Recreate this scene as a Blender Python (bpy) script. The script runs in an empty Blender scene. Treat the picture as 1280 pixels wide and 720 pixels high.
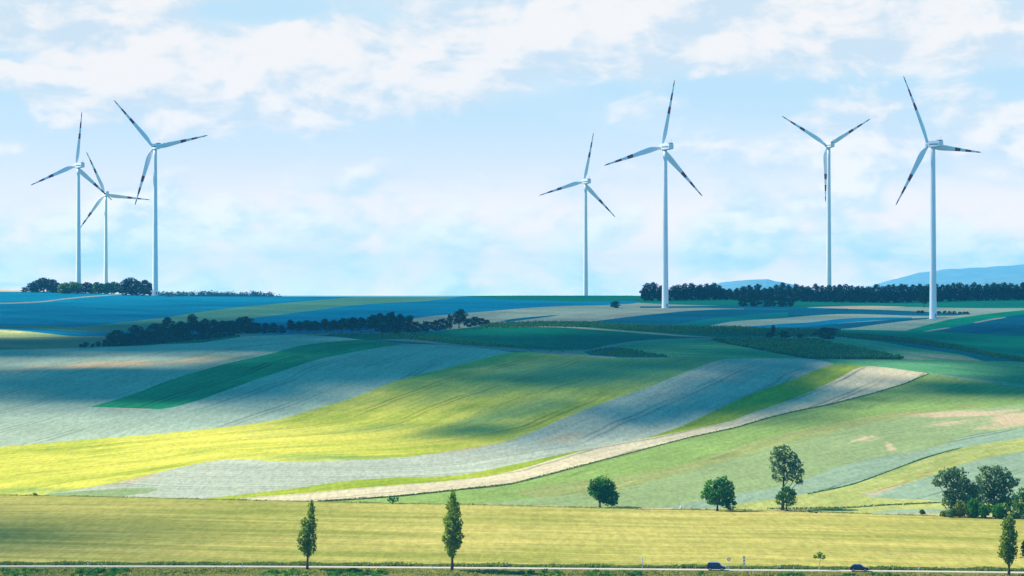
import bpy, bmesh, math, random
import numpy as np
from mathutils import Vector, Matrix
from mathutils.geometry import delaunay_2d_cdt

random.seed(7); np.random.seed(7)
scene = bpy.context.scene
COL = scene.collection
R = math.radians
F = 4130.0            # focal length in photo pixels; the lens sits at the origin, looking along +Y, horizon at row 360

# ------------------------------------------------------------------ light calibration
SUN_AZ = Vector((-0.95, 0.26)).normalized()
SUN_EL = R(42)
SUN = Vector((SUN_AZ.x*math.cos(SUN_EL), SUN_AZ.y*math.cos(SUN_EL), math.sin(SUN_EL)))
SUN_STRENGTH = 5.0
EXPOSURE = 0.95
S_LIT = np.array([1.97, 1.83, 1.63])       # what one unit of albedo gives in full sun, sun part
A_SKY = np.array([0.06, 0.45, 0.95])       # and its sky part

def lin(c):
    c = np.array(c, float)/255.0
    return np.where(c <= 0.04045, c/12.92, ((c+0.055)/1.055)**2.4)

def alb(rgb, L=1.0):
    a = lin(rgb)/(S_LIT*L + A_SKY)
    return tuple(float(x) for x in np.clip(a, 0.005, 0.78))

# ------------------------------------------------------------------ small object helpers
def props(o, label=None, cat=None, group=None, kind=None):
    if label: o['label'] = label
    if cat: o['category'] = cat
    if group: o['group'] = group
    if kind: o['kind'] = kind
    return o

def thing(name, label, cat, loc=(0, 0, 0), rz=0.0, group=None, scale=1.0):
    o = bpy.data.objects.new(name, None)
    o.empty_display_size = 0.5
    COL.objects.link(o)
    o.location = loc; o.rotation_euler = (0, 0, rz); o.scale = (scale,)*3
    return props(o, label, cat, group)

def mesh_obj(name, verts, faces, mats, parent=None, mat_idx=None, smooth=False, attrs=None):
    me = bpy.data.meshes.new(name)
    me.from_pydata([tuple(v) for v in verts], [], [tuple(f) for f in faces])
    for m in (mats if isinstance(mats, (list, tuple)) else [mats]): me.materials.append(m)
    if mat_idx is not None: me.polygons.foreach_set('material_index', np.asarray(mat_idx, dtype=np.int32))
    if smooth: me.polygons.foreach_set('use_smooth', np.ones(len(me.polygons), dtype=bool))
    for k, (typ, data) in (attrs or {}).items():
        a = me.attributes.new(k, typ, 'POINT')
        a.data.foreach_set('vector' if typ == 'FLOAT_VECTOR' else 'value', np.asarray(data, dtype=np.float32).ravel())
    me.update()
    o = bpy.data.objects.new(name, me); COL.objects.link(o)
    if parent: o.parent = parent
    return o

def link_copy(o, parent=None):
    c = o.copy(); COL.objects.link(c)
    if parent is not None: c.parent = parent
    return c

def copy_tree(root):
    r = link_copy(root)
    for ch in root.children:
        c = link_copy(ch, r)
        for g in ch.children: link_copy(g, c)
    return r

class MB:
    """collects shapes into one mesh"""
    def __init__(s): s.v = []; s.f = []; s.m = []
    def add(s, vs, fs, m=0):
        b = len(s.v); s.v += [tuple(v) for v in vs]; s.f += [tuple(i+b for i in f) for f in fs]; s.m += [m]*len(fs)
    def rings(s, rings, m=0, caps=True, ms=None):
        n = len(rings[0]); b = len(s.v)
        for r in rings: s.v += [tuple(p) for p in r]
        for i in range(len(rings)-1):
            for j in range(n):
                a = b+i*n+j; c = b+i*n+(j+1) % n
                s.f.append((a, c, c+n, a+n)); s.m.append(ms[i] if ms else m)
        if caps:
            s.f.append(tuple(b+j for j in range(n))[::-1]); s.m.append(ms[0] if ms else m)
            e = b+(len(rings)-1)*n
            s.f.append(tuple(e+j for j in range(n))); s.m.append(ms[-1] if ms else m)
    def tube(s, pts, rad, n=8, m=0):
        pts = [Vector(p) for p in pts]; rings = []
        for i, p in enumerate(pts):
            t = (pts[min(i+1, len(pts)-1)]-pts[max(i-1, 0)]).normalized()
            a = t.cross(Vector((0.3, 1, 0.1))).normalized(); c = t.cross(a)
            rings.append([p+(a*math.cos(2*math.pi*k/n)+c*math.sin(2*math.pi*k/n))*rad[i] for k in range(n)])
        s.rings(rings, m)
    def cyl(s, x, y, z0, z1, r0, r1, n=16, m=0):
        s.rings([[(x+r*math.cos(2*math.pi*k/n), y+r*math.sin(2*math.pi*k/n), z) for k in range(n)] for z, r in ((z0, r0), (z1, r1))], m)
    def box(s, x0, x1, y0, y1, z0, z1, m=0, bev=0.0):
        if bev:
            prof = [(-1, -1), (1, -1), (1, 1), (-1, 1)]
            cx, cy = (x0+x1)/2, (y0+y1)/2; hx, hy = (x1-x0)/2, (y1-y0)/2
            def ring(z, ins):
                out = []
                for sx, sy in prof:
                    ax, ay = hx-ins, hy-ins
                    c1 = (cx+sx*(ax), cy+sy*(ay-bev)); c2 = (cx+sx*(ax-bev), cy+sy*ay)
                    out += [c1, c2] if sx*sy > 0 else [c2, c1]
                return [(p[0], p[1], z) for p in out]
            s.rings([ring(z0, bev), ring(z0+bev, 0), ring(z1-bev, 0), ring(z1, bev)], m)
        else:
            s.add([(x0, y0, z0), (x1, y0, z0), (x1, y1, z0), (x0, y1, z0), (x0, y0, z1), (x1, y0, z1), (x1, y1, z1), (x0, y1, z1)],
                  [(3, 2, 1, 0), (4, 5, 6, 7), (0, 1, 5, 4), (1, 2, 6, 5), (2, 3, 7, 6), (3, 0, 4, 7)], m)
    def build(s, name, mats, parent=None, smooth=False):
        return mesh_obj(name, s.v, s.f, mats, parent, s.m, smooth)

# ------------------------------------------------------------------ node helpers
def new_mat(name):
    m = bpy.data.materials.new(name); m.use_nodes = True
    nt = m.node_tree; nt.nodes.clear()
    return m, nt

def N(nt, typ, **kw):
    n = nt.nodes.new(typ)
    for k, v in kw.items():
        if k == 'ins':
            for kk, vv in v.items():
                if hasattr(vv, 'is_output'): nt.links.new(vv, n.inputs[kk])
                else: n.inputs[kk].default_value = vv
        else: setattr(n, k, v)
    return n

def math_n(nt, op, a, b=None, c=None, clamp=False):
    n = N(nt, 'ShaderNodeMath', operation=op, use_clamp=clamp)
    for i, x in enumerate((a, b, c)):
        if x is None: continue
        if hasattr(x, 'is_output'): nt.links.new(x, n.inputs[i])
        else: n.inputs[i].default_value = x
    return n.outputs[0]

def mixc(nt, fac, a, b, blend='MIX'):
    n = N(nt, 'ShaderNodeMix', data_type='RGBA', blend_type=blend, clamp_factor=True)
    for i, x in ((0, fac), (6, a), (7, b)):
        if hasattr(x, 'is_output'): nt.links.new(x, n.inputs[i])
        elif i == 0: n.inputs[0].default_value = x
        else: n.inputs[i].default_value = (*x[:3], 1)
    return n.outputs[2]

def smooth_n(nt, x, a, b):
    n = N(nt, 'ShaderNodeMapRange', interpolation_type='SMOOTHSTEP')
    nt.links.new(x, n.inputs[0]); n.inputs[1].default_value = a; n.inputs[2].default_value = b
    return n.outputs[0]

def out(nt, bsdf): nt.links.new(bsdf, N(nt, 'ShaderNodeOutputMaterial').inputs[0])

def paint(name, col, rough=0.5, metal=0.0, spec=0.4, dirt=0.12, scale=1.5):
    m, nt = new_mat(name)
    tc = N(nt, 'ShaderNodeTexCoord')
    no = N(nt, 'ShaderNodeTexNoise', ins={'Vector': tc.outputs['Object'], 'Scale': scale, 'Detail': 4.0})
    c = mixc(nt, smooth_n(nt, no.outputs[0], 0.35, 0.75), col, tuple(x*(1-dirt) for x in col))
    p = N(nt, 'ShaderNodeBsdfPrincipled', ins={'Base Color': c, 'Roughness': rough, 'Metallic': metal, 'Specular IOR Level': spec})
    out(nt, p.outputs[0]); return m

def leaf_mat(name, dark, light, transl=0.35):
    m, nt = new_mat(name)
    at = N(nt, 'ShaderNodeAttribute', attribute_name='tint')
    geo = N(nt, 'ShaderNodeNewGeometry')
    no = N(nt, 'ShaderNodeTexNoise', ins={'Vector': geo.outputs['Position'], 'Scale': 0.55, 'Detail': 2.0})
    f = math_n(nt, 'ADD', math_n(nt, 'MULTIPLY', at.outputs['Fac'], 0.65), math_n(nt, 'MULTIPLY_ADD', no.outputs[0], 0.8, -0.2), clamp=True)
    c = mixc(nt, f, dark, light)
    d = N(nt, 'ShaderNodeBsdfDiffuse', ins={'Color': c})
    t = N(nt, 'ShaderNodeBsdfTranslucent', ins={'Color': mixc(nt, 1.0, c, (1.0, 1.0, 0.55), 'MULTIPLY')})
    mx = N(nt, 'ShaderNodeMixShader', ins={0: transl, 1: d.outputs[0], 2: t.outputs[0]})
    out(nt, mx.outputs[0]); return m

# crop: fields, meadows, tracks.  'crop' attribute = (metres along the rows, metres across, 0); 'dry' = how bare or dry
def crop_mat(name, ca, cb, dry=(0.5, 0.4, 0.25), streak=0.5, tram=0.0, tram_gap=24.0, along=70.0, across=9.0, grain=0.25,
             dry_scale=0.03, clods=0.0, patch=0.5, row_gap=5.0, dry_noise=1.5, row_amp=0.11):
    m, nt = new_mat(name)
    at = N(nt, 'ShaderNodeAttribute', attribute_name='crop')
    dr = N(nt, 'ShaderNodeAttribute', attribute_name='dry')
    geo = N(nt, 'ShaderNodeNewGeometry')
    P = geo.outputs['Position']
    def noise(vec, sc, det=3.0, rough=0.55, sx=1.0, sy=1.0):
        mp = N(nt, 'ShaderNodeMapping', ins={'Vector': vec, 'Scale': (sx, sy, 1.0)})
        return N(nt, 'ShaderNodeTexNoise', ins={'Vector': mp.outputs[0], 'Scale': sc, 'Detail': det, 'Roughness': rough}).outputs[0]
    n1 = noise(at.outputs['Vector'], 1.0, 4.0, 0.6, 1/along, 1/across)
    n2 = noise(at.outputs['Vector'], 1.0, 4.0, 0.65, 1.8/along, 6.5/across)
    n3 = noise(P, 0.012, 4.0, 0.6)
    n4 = noise(P, 0.9, 3.0, 0.7)
    f = math_n(nt, 'ADD', math_n(nt, 'MULTIPLY', n1, streak), math_n(nt, 'MULTIPLY', n2, streak*0.55))
    f = math_n(nt, 'ADD', f, math_n(nt, 'MULTIPLY', n3, patch))
    s = streak*1.55+patch
    f = smooth_n(nt, f, s*0.36, s*0.64)
    c = mixc(nt, f, ca, cb)
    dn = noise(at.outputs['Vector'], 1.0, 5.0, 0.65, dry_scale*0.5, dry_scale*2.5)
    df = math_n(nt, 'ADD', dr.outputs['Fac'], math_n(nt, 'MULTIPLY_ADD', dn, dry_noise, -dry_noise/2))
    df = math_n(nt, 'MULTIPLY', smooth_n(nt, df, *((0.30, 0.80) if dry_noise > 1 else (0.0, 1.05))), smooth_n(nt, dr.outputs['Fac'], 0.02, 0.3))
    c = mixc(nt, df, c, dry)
    if tram > 0:
        sep = N(nt, 'ShaderNodeSeparateXYZ', ins={0: at.outputs['Vector']})
        wob = math_n(nt, 'MULTIPLY_ADD', noise(at.outputs['Vector'], 1.0, 2.0, 0.5, 0.01, 0.01), 6.0, -3.0)
        a = math_n(nt, 'MODULO', math_n(nt, 'ADD', math_n(nt, 'ADD', sep.outputs[1], wob), 5000.0), tram_gap)
        a = math_n(nt, 'ABSOLUTE', math_n(nt, 'SUBTRACT', math_n(nt, 'ABSOLUTE', math_n(nt, 'SUBTRACT', a, tram_gap/2)), 1.6))
        l = math_n(nt, 'SUBTRACT', 1.0, smooth_n(nt, a, 0.35, 1.0))
        gate = smooth_n(nt, noise(at.outputs['Vector'], 1.0, 2.0, 0.5, 0.006, 0.05), 0.38, 0.6)
        c = mixc(nt, math_n(nt, 'MULTIPLY', math_n(nt, 'MULTIPLY', l, tram), gate), c, tuple(x*0.35 for x in ca))
    if clods > 0:
        cl = N(nt, 'ShaderNodeTexVoronoi', ins={'Vector': P, 'Scale': 0.45, 'Randomness': 1.0}).outputs[0]
        c = mixc(nt, math_n(nt, 'MULTIPLY', smooth_n(nt, cl, 0.55, 0.15), clods), c, dry)
    n5 = noise(P, 1.0, 4.0, 0.7, 0.8, 0.11)
    gg = math_n(nt, 'ADD', math_n(nt, 'MULTIPLY', smooth_n(nt, n4, 0.25, 0.75), 0.4), math_n(nt, 'MULTIPLY', smooth_n(nt, n5, 0.30, 0.70), 0.5))
    sp0 = N(nt, 'ShaderNodeSeparateXYZ', ins={0: at.outputs['Vector']})
    rw = math_n(nt, 'SINE', math_n(nt, 'ADD', math_n(nt, 'MULTIPLY', sp0.outputs[1], 6.283/row_gap), math_n(nt, 'MULTIPLY', n3, 14.0)))
    gg = math_n(nt, 'ADD', gg, math_n(nt, 'MULTIPLY', math_n(nt, 'MULTIPLY', rw, n1), row_amp))
    g = math_n(nt, 'MULTIPLY_ADD', gg, 2.4*grain, 1-1.2*grain)
    mul = N(nt, 'ShaderNodeVectorMath', operation='SCALE'); nt.links.new(c, mul.inputs[0]); nt.links.new(g, mul.inputs['Scale'])
    d = N(nt, 'ShaderNodeBsdfDiffuse', ins={'Color': mul.outputs[0], 'Roughness': 0.0})
    out(nt, d.outputs[0]); return m

# ------------------------------------------------------------------ the lie of the land
def ip(u, pts):
    p = np.array(pts, float); return np.interp(u, p[:, 0], p[:, 1])
EDGE = [(-300, 616.5), (0, 618.5), (100, 620), (200, 622.3), (320, 625), (500, 629), (640, 631.5), (800, 636), (960, 637.5), (1120, 643), (1280, 648), (1600, 655)]
SKYL = [(-300, 361.5), (0, 362.3), (60, 363.8), (100, 365.8), (145, 367.4), (180, 368.8), (230, 370.3), (400, 370.9), (560, 371.2), (585, 370), (640, 369.4),
        (800, 369.4), (830, 371.5), (870, 372), (1000, 372), (1280, 370), (1600, 368.5)]
ROADB = [(-300, 709), (0, 709.2), (300, 709.6), (600, 711.4), (900, 713.8), (1120, 715.4), (1280, 717.2), (1600, 721)]
def e_u(u): return ip(u, EDGE)
def s_u(u): return ip(u, SKYL)
def rb_u(u): return ip(u, ROADB)
_T = np.array([(0.0, 2980), (0.007, 2850), (0.02, 2700), (0.037, 2560), (0.055, 2420), (0.09, 2200), (0.148, 1960), (0.22, 1740), (0.30, 1560),
               (0.40, 1400), (0.556, 1250), (0.74, 1100), (0.926, 965), (1.0, 930), (1.2, 850)])
_tt = np.linspace(0, 1.2, 2401); _td = np.interp(_tt, _T[:, 0], _T[:, 1])
_k = np.exp(-np.linspace(-2.2, 2.2, 161)**2); _k /= _k.sum()
_pad = np.concatenate([2*_td[0]-_td[80:0:-1], _td, 2*_td[-1]-_td[-2:-82:-1]])
_sm = np.convolve(_pad, _k, 'valid')
_w = np.clip((_tt-0.03)/0.08, 0, 1); _td = _td*(1-_w)+_sm*_w
HC = 58.5
def sstep(x, a, b):
    t = np.clip((np.asarray(x, float)-a)/(b-a), 0, 1); return t*t*(3-2*t)

def depth(u, v):
    u = np.asarray(u, float); v = np.asarray(v, float)
    e = e_u(u); rb = rb_u(u)
    De = F*HC/(e-360)
    t = np.clip((v-360)/(e-360), 0, 1.2)
    D = np.interp(t, _tt, _td) + (De+14-930)*sstep(t, 0.5, 1.0)
    und = (np.sin(u/95.0+v/23.0+0.6)*0.5+np.sin(u/61.0-v/37.0+2.1)*0.35+np.sin(u/210.0+v/58.0))*0.012
    D = D*(1+und*sstep(t, 0.03, 0.2)*(1-sstep(t, 0.8, 1.0)))
    Df = F*HC/np.maximum(v-360, 5)
    D0 = F*HC/(rb-360)
    Db = D0-6*np.clip((v-rb)/9, 0, 1)
    H2 = (rb+9-360)/F*(D0-6)
    Dn = F*H2/np.maximum(v-360, 5)
    near = np.where(v < rb, Df, np.where(v < rb+9, Db, Dn))
    return np.where(v <= e, D, near)

def world(u, v):
    D = depth(u, v)
    return np.stack([(np.asarray(u, float)-640)/F*D, D, -(np.asarray(v, float)-360)/F*D], -1)

def W(u, v): return Vector(world(np.array(float(u)), np.array(float(v))).tolist())

def back_z(D, Dt, zt):
    s = sstep(D, Dt, Dt+900)
    z = zt+(-20-zt)*s
    return z-20*sstep(D, 6500, 14000)

def row_of(x, y):
    """image row of the ground point under (x, y)"""
    x = np.asarray(x, float); y = np.asarray(y, float)
    u = 640+F*x/np.maximum(y, 1)
    lo = s_u(u); hi = np.full_like(lo, 1500.0)
    for _ in range(32):
        mid = (lo+hi)/2; big = depth(u, mid) > y
        lo = np.where(big, mid, lo); hi = np.where(big, hi, mid)
    return u, (lo+hi)/2

def ground(u, D):
    """ground point at screen column u and distance D (also behind the crest)"""
    su = float(s_u(u)); Dt = float(depth(u, su)); zt = -(su-360)/F*Dt
    x = (u-640)/F*D
    if D > Dt: return Vector((x, D, float(back_z(D, Dt, zt))))
    _, v = row_of(np.array(x), np.array(float(D)))
    return Vector((x, D, -(float(v)-360)/F*D))

# ------------------------------------------------------------------ fields: outlines in photo pixels, laid onto the land above
FIELDS = []
def field(name, poly, mat, edge=None):
    FIELDS.append((name, poly, mat, edge))

XL, XR = -230, 1510
STRAW = alb((232, 214, 178), 0.9)
M_ = {}
def crop(key, rgb, L=1.0, var=0.25, hue=(1, 1, 1), **kw):
    a = np.array(alb(rgb, L)); b = a*(1-var)*np.array(hue); a2 = np.minimum(a*(1+var*0.7), 0.8)
    kw.setdefault('dry', STRAW)
    M_[key] = crop_mat(key, tuple(b), tuple(a2), **kw); return M_[key]

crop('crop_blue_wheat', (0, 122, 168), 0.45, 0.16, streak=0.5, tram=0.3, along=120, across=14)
crop('crop_grey_wheat', (195, 222, 197), 0.81, 0.15, streak=0.5, tram=0.4, along=90, across=12, dry=alb((225, 205, 165), 0.6))
crop('crop_olive_strip', (75, 140, 128), 0.5, 0.12, along=150, across=12)
crop('crop_brown_olive', (88, 118, 106), 0.25, 0.15)
crop('crop_pale_green', (200, 224, 150), 0.9, 0.12, dry=(0.62, 0.55, 0.22))
crop('crop_dark_strip', (12, 100, 84), 0.05, 0.25, tram=0.7, along=90, across=10, dry=(0.35, 0.42, 0.12))
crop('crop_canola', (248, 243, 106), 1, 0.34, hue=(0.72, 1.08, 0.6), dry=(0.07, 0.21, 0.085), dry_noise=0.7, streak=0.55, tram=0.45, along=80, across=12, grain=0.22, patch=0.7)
crop('crop_steel', (216, 231, 206), 1, 0.16, streak=0.6, tram=0.4, along=110, across=10, dry=alb((232, 214, 170), 1.0))
crop('crop_lime', (195, 213, 72), 1, 0.25, hue=(0.75, 1, 0.8), along=70, across=8)
crop('crop_straw', (254, 245, 205), 1, 0.12, streak=0.6, tram=0.6, along=90, across=7, dry=(0.35, 0.42, 0.2), tram_gap=16)
crop('crop_slope_green', (166, 203, 112), 1, 0.18, clods=0.0, dry=alb((205, 170, 115)), along=60, across=12)
crop('crop_fleck_green', (178, 198, 122), 1, 0.18, clods=0.28, dry=alb((222, 190, 140)), along=60, across=10)
crop('crop_teal_green', (172, 202, 138), 1, 0.13, clods=0.12, dry=alb((238, 220, 178)), along=60, across=12)
crop('crop_blue_slope', (172, 204, 172), 1, 0.13, tram=0.5, dry=alb((240, 215, 180)), along=70, across=10)
crop('crop_meadow', (206, 216, 130), 1, 0.22, hue=(0.85, 1, 0.9), clods=0.1, dry=alb((190, 165, 105)), along=40, across=7)
crop('crop_front', (220, 211, 122), 1, 0.32, hue=(0.74, 1.0, 0.62), streak=0.8, patch=0.6, along=120, across=11, grain=0.26, dry=alb((238, 222, 150)))
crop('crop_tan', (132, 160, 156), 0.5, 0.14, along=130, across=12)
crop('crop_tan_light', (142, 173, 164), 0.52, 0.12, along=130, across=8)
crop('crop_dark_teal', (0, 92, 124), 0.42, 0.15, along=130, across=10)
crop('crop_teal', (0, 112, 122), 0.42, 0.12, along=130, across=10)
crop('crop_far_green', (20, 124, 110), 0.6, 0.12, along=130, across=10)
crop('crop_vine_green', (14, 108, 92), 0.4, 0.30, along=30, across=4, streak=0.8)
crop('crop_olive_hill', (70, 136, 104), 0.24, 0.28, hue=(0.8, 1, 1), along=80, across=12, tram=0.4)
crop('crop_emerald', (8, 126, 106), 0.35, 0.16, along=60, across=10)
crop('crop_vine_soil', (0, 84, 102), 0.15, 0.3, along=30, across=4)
crop('soil_track', (92, 122, 132), 0.2, 0.2, along=20, across=2)
crop('soil_tan', (132, 152, 138), 0.4, 0.2, along=40, across=4, dry=(0.2, 0.25, 0.12))
crop('soil_peach', (206, 192, 172), 0.6, 0.15, along=60, across=6, dry=(0.2, 0.25, 0.12))
crop('verge_dark', (50, 105, 80), 0.9, 0.3, along=10, across=2)
crop('verge_grass', (150, 152, 82), 1, 0.4, along=12, across=2, dry=alb((190, 170, 110)))
crop('road_asphalt', (238, 238, 230), 1, 0.08, along=30, across=1.5, grain=0.08)
crop('ground_base', (140, 170, 100), 1, 0.25)

MT = M_
top = [(u, v-0.0) for u, v in SKYL]
# upper left
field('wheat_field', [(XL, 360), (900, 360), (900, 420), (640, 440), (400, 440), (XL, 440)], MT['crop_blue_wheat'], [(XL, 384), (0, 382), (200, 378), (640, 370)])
field('barley_field', [(XL, 407), (0, 407), (69, 407.5), (87, 408.6), (112, 407), (140, 404), (200, 397.5), (249, 390), (286, 385.5), (335, 380.5), (400, 375),
      (451, 370.5), (500, 366), (600, 366), (565, 372.6), (559, 373.5), (522, 377), (461, 380), (410, 385.5), (352, 393), (316, 397.5), (280, 402), (240, 406),
      (200, 411), (140, 416), (110, 415), (60, 412), (20, 408.7), (XL, 408.6)], MT['crop_olive_strip'], [(112, 407), (200, 397.5), (286, 385.5), (400, 375), (560, 366)])
field('track', [(XL, 380), (0, 378.4), (50, 376.6), (78, 373.2), (110, 370.2), (150, 367.6), (150, 368.3), (110, 371.4), (78, 374.6), (50, 377.9), (0, 379.8), (XL, 381.4)],
      MT['soil_track'], [(0, 379), (150, 368)])
field('stubble_field', [(XL, 360), (-20, 361), (5, 362.2), (30, 362.4), (62, 364), (40, 364.6), (XL, 364)], MT['soil_peach'])
field('meadow', [(XL, 409), (0, 411.5), (60, 417), (92, 420.2), (135, 419.8), (80, 421), (0, 422), (XL, 423)], MT['crop_pale_green'])
field('fallow_field', [(XL, 423), (0, 422), (80, 421), (137, 420.3), (160, 424), (140, 434), (60, 436.5), (0, 438), (XL, 440)], MT['crop_brown_olive'])
# centre, far
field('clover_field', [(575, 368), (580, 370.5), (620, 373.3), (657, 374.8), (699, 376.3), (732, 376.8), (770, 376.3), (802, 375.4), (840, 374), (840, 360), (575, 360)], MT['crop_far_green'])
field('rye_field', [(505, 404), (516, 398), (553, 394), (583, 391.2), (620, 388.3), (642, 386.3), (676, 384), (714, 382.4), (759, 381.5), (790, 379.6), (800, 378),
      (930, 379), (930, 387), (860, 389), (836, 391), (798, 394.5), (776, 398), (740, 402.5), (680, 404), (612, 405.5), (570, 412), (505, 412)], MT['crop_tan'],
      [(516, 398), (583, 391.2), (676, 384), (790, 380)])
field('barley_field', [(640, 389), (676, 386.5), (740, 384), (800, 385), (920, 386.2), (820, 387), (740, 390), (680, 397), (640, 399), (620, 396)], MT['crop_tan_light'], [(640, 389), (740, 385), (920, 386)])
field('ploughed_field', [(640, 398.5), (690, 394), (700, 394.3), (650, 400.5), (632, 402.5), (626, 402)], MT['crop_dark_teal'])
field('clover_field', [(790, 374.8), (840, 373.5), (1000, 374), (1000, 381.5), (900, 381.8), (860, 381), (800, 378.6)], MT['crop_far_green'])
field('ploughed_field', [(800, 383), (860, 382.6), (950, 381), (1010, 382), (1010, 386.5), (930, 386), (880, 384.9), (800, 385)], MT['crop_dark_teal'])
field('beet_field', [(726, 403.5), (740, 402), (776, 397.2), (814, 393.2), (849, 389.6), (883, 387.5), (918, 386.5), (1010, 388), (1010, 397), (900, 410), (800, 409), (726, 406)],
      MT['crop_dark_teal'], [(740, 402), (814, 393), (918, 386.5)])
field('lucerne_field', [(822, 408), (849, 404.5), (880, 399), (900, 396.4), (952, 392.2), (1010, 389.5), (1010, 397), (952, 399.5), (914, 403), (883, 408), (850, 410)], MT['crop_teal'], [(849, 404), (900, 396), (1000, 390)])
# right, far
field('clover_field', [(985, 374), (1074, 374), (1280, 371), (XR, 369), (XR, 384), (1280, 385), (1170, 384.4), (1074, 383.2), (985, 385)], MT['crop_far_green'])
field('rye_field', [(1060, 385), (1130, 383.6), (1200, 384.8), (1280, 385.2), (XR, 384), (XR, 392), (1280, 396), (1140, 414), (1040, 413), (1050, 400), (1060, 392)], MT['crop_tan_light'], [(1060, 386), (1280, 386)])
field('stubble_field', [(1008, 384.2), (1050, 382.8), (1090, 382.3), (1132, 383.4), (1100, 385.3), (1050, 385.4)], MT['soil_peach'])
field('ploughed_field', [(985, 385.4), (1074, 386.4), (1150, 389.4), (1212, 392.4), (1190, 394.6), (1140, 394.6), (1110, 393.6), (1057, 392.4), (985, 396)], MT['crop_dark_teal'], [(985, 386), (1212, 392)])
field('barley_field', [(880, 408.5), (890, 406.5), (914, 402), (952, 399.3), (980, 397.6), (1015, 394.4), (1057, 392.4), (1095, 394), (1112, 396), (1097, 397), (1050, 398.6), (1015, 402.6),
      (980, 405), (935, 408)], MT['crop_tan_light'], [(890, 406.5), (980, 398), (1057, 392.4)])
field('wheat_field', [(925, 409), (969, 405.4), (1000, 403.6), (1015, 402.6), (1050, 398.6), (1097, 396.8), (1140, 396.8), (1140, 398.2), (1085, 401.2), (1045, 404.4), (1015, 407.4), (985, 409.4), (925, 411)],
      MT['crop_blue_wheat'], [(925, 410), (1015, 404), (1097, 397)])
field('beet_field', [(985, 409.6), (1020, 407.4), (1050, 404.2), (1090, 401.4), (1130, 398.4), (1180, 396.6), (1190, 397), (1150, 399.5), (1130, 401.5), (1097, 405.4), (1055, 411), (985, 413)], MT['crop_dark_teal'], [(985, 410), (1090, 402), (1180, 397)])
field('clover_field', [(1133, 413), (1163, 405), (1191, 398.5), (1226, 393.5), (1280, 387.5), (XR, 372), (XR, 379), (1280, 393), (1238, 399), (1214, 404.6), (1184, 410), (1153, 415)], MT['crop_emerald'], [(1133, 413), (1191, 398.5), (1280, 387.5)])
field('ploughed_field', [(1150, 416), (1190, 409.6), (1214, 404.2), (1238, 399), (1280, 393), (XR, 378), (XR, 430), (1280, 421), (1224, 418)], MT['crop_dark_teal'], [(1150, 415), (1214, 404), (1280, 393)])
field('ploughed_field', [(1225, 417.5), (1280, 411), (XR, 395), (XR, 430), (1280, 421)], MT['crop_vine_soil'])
field('track', [(1153, 414), (1185, 409.2), (1188, 410), (1157, 414.8)], MT['soil_tan'])
field('track', [(1216, 403.2), (1235, 399.2), (1258, 396.2), (1256, 397.2), (1238, 400.4), (1220, 403.8)], MT['soil_tan'])
# middle: vineyards
field('vineyard_ground', [(596, 408), (612, 404.5), (680, 402.7), (740, 403.2), (800, 406.7), (860, 408.2), (920, 408.6), (960, 411), (1020, 412), (1060, 412), (1060, 425), (960, 424), (820, 424), (596, 415)],
      MT['crop_vine_green'], [(612, 404.5), (740, 403.2), (860, 408.2), (1020, 412)])
field('clover_field', [(955, 411), (1000, 410.6), (1055, 411.8), (1155, 414), (1224, 417), (1280, 420.5), (XR, 432), (XR, 475), (1280, 449), (1240, 441.5), (1192, 431.3), (1146, 424.3), (1099, 420.3), (1052, 416.7), (1000, 413.5)],
      MT['crop_emerald'], [(955, 411), (1155, 414), (1280, 420.5)])
field('maize_field', [(380, 418), (450, 417), (530, 415.4), (560, 412.4), (600, 408.4), (640, 407.6), (700, 407.8), (740, 410.4), (800, 415), (860, 419.5), (910, 422), (860, 423.5), (826, 424.6),
      (789, 427.4), (755, 433), (735, 438), (700, 441.6), (640, 440), (560, 433), (480, 427), (400, 420.5)], MT['crop_vine_green'], [(450, 417), (600, 408), (740, 410.4), (860, 420)])
field('grass_margin', [(640, 407.4), (700, 407.6), (740, 410), (800, 414.6), (860, 419.2), (905, 421.8), (860, 421), (800, 416.5), (740, 411.8), (700, 409.2), (640, 408.8), (600, 410)], MT['soil_tan'])
field('grass_margin', [(470, 424.8), (510, 423.8), (542, 427), (583, 431.3), (640, 434.6), (690, 437.5), (730, 437), (720, 441), (690, 441.8), (640, 439), (603, 436), (563, 432.2), (522, 428)], MT['soil_track'])
field('grass_margin', [(250, 417.2), (300, 416), (380, 416.6), (420, 415.8), (520, 415.6), (530, 416.6), (420, 417.4), (400, 419), (380, 418.4), (330, 418), (290, 421.5)], MT['soil_tan'])
field('grass_margin', [(100, 434.5), (130, 433.5), (170, 430), (200, 424.5), (240, 421), (280, 418.4), (300, 418.3), (300, 421.5), (262, 427), (240, 429), (206, 431), (160, 433.5), (100, 436)], MT['crop_vine_green'])
field('shrub_ground', [(880, 424.6), (952, 423.6), (1020, 423.6), (1052, 416.7), (1099, 420.3), (1146, 424.3), (1192, 431.3), (1240, 441.5), (1280, 449), (XR, 476), (XR, 480), (1280, 454), (1230, 452), (1130, 451), (1067, 450.5), (1011, 449.5), (958, 440), (911, 431)], MT['crop_vine_soil'])
field('fallow_field', [(955, 424), (1020, 423.2), (1060, 423), (1100, 427), (1150, 436), (1200, 443), (1230, 451.4), (1130, 450.2), (1095, 440), (1060, 432), (1020, 427)], MT['crop_olive_hill'], [(1020, 424), (1100, 431), (1230, 451)])
field('stubble_field', [(955, 424), (1020, 423.2), (1060, 423), (1058, 424.4), (1020, 425.3)], MT['soil_tan'])
field('stubble_field', [(1062, 427), (1085, 429), (1110, 433.6), (1150, 440.6), (1200, 445.4), (1228, 451), (1200, 450), (1165, 446.4), (1120, 438.5), (1085, 431.6)], MT['soil_tan'])
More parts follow.
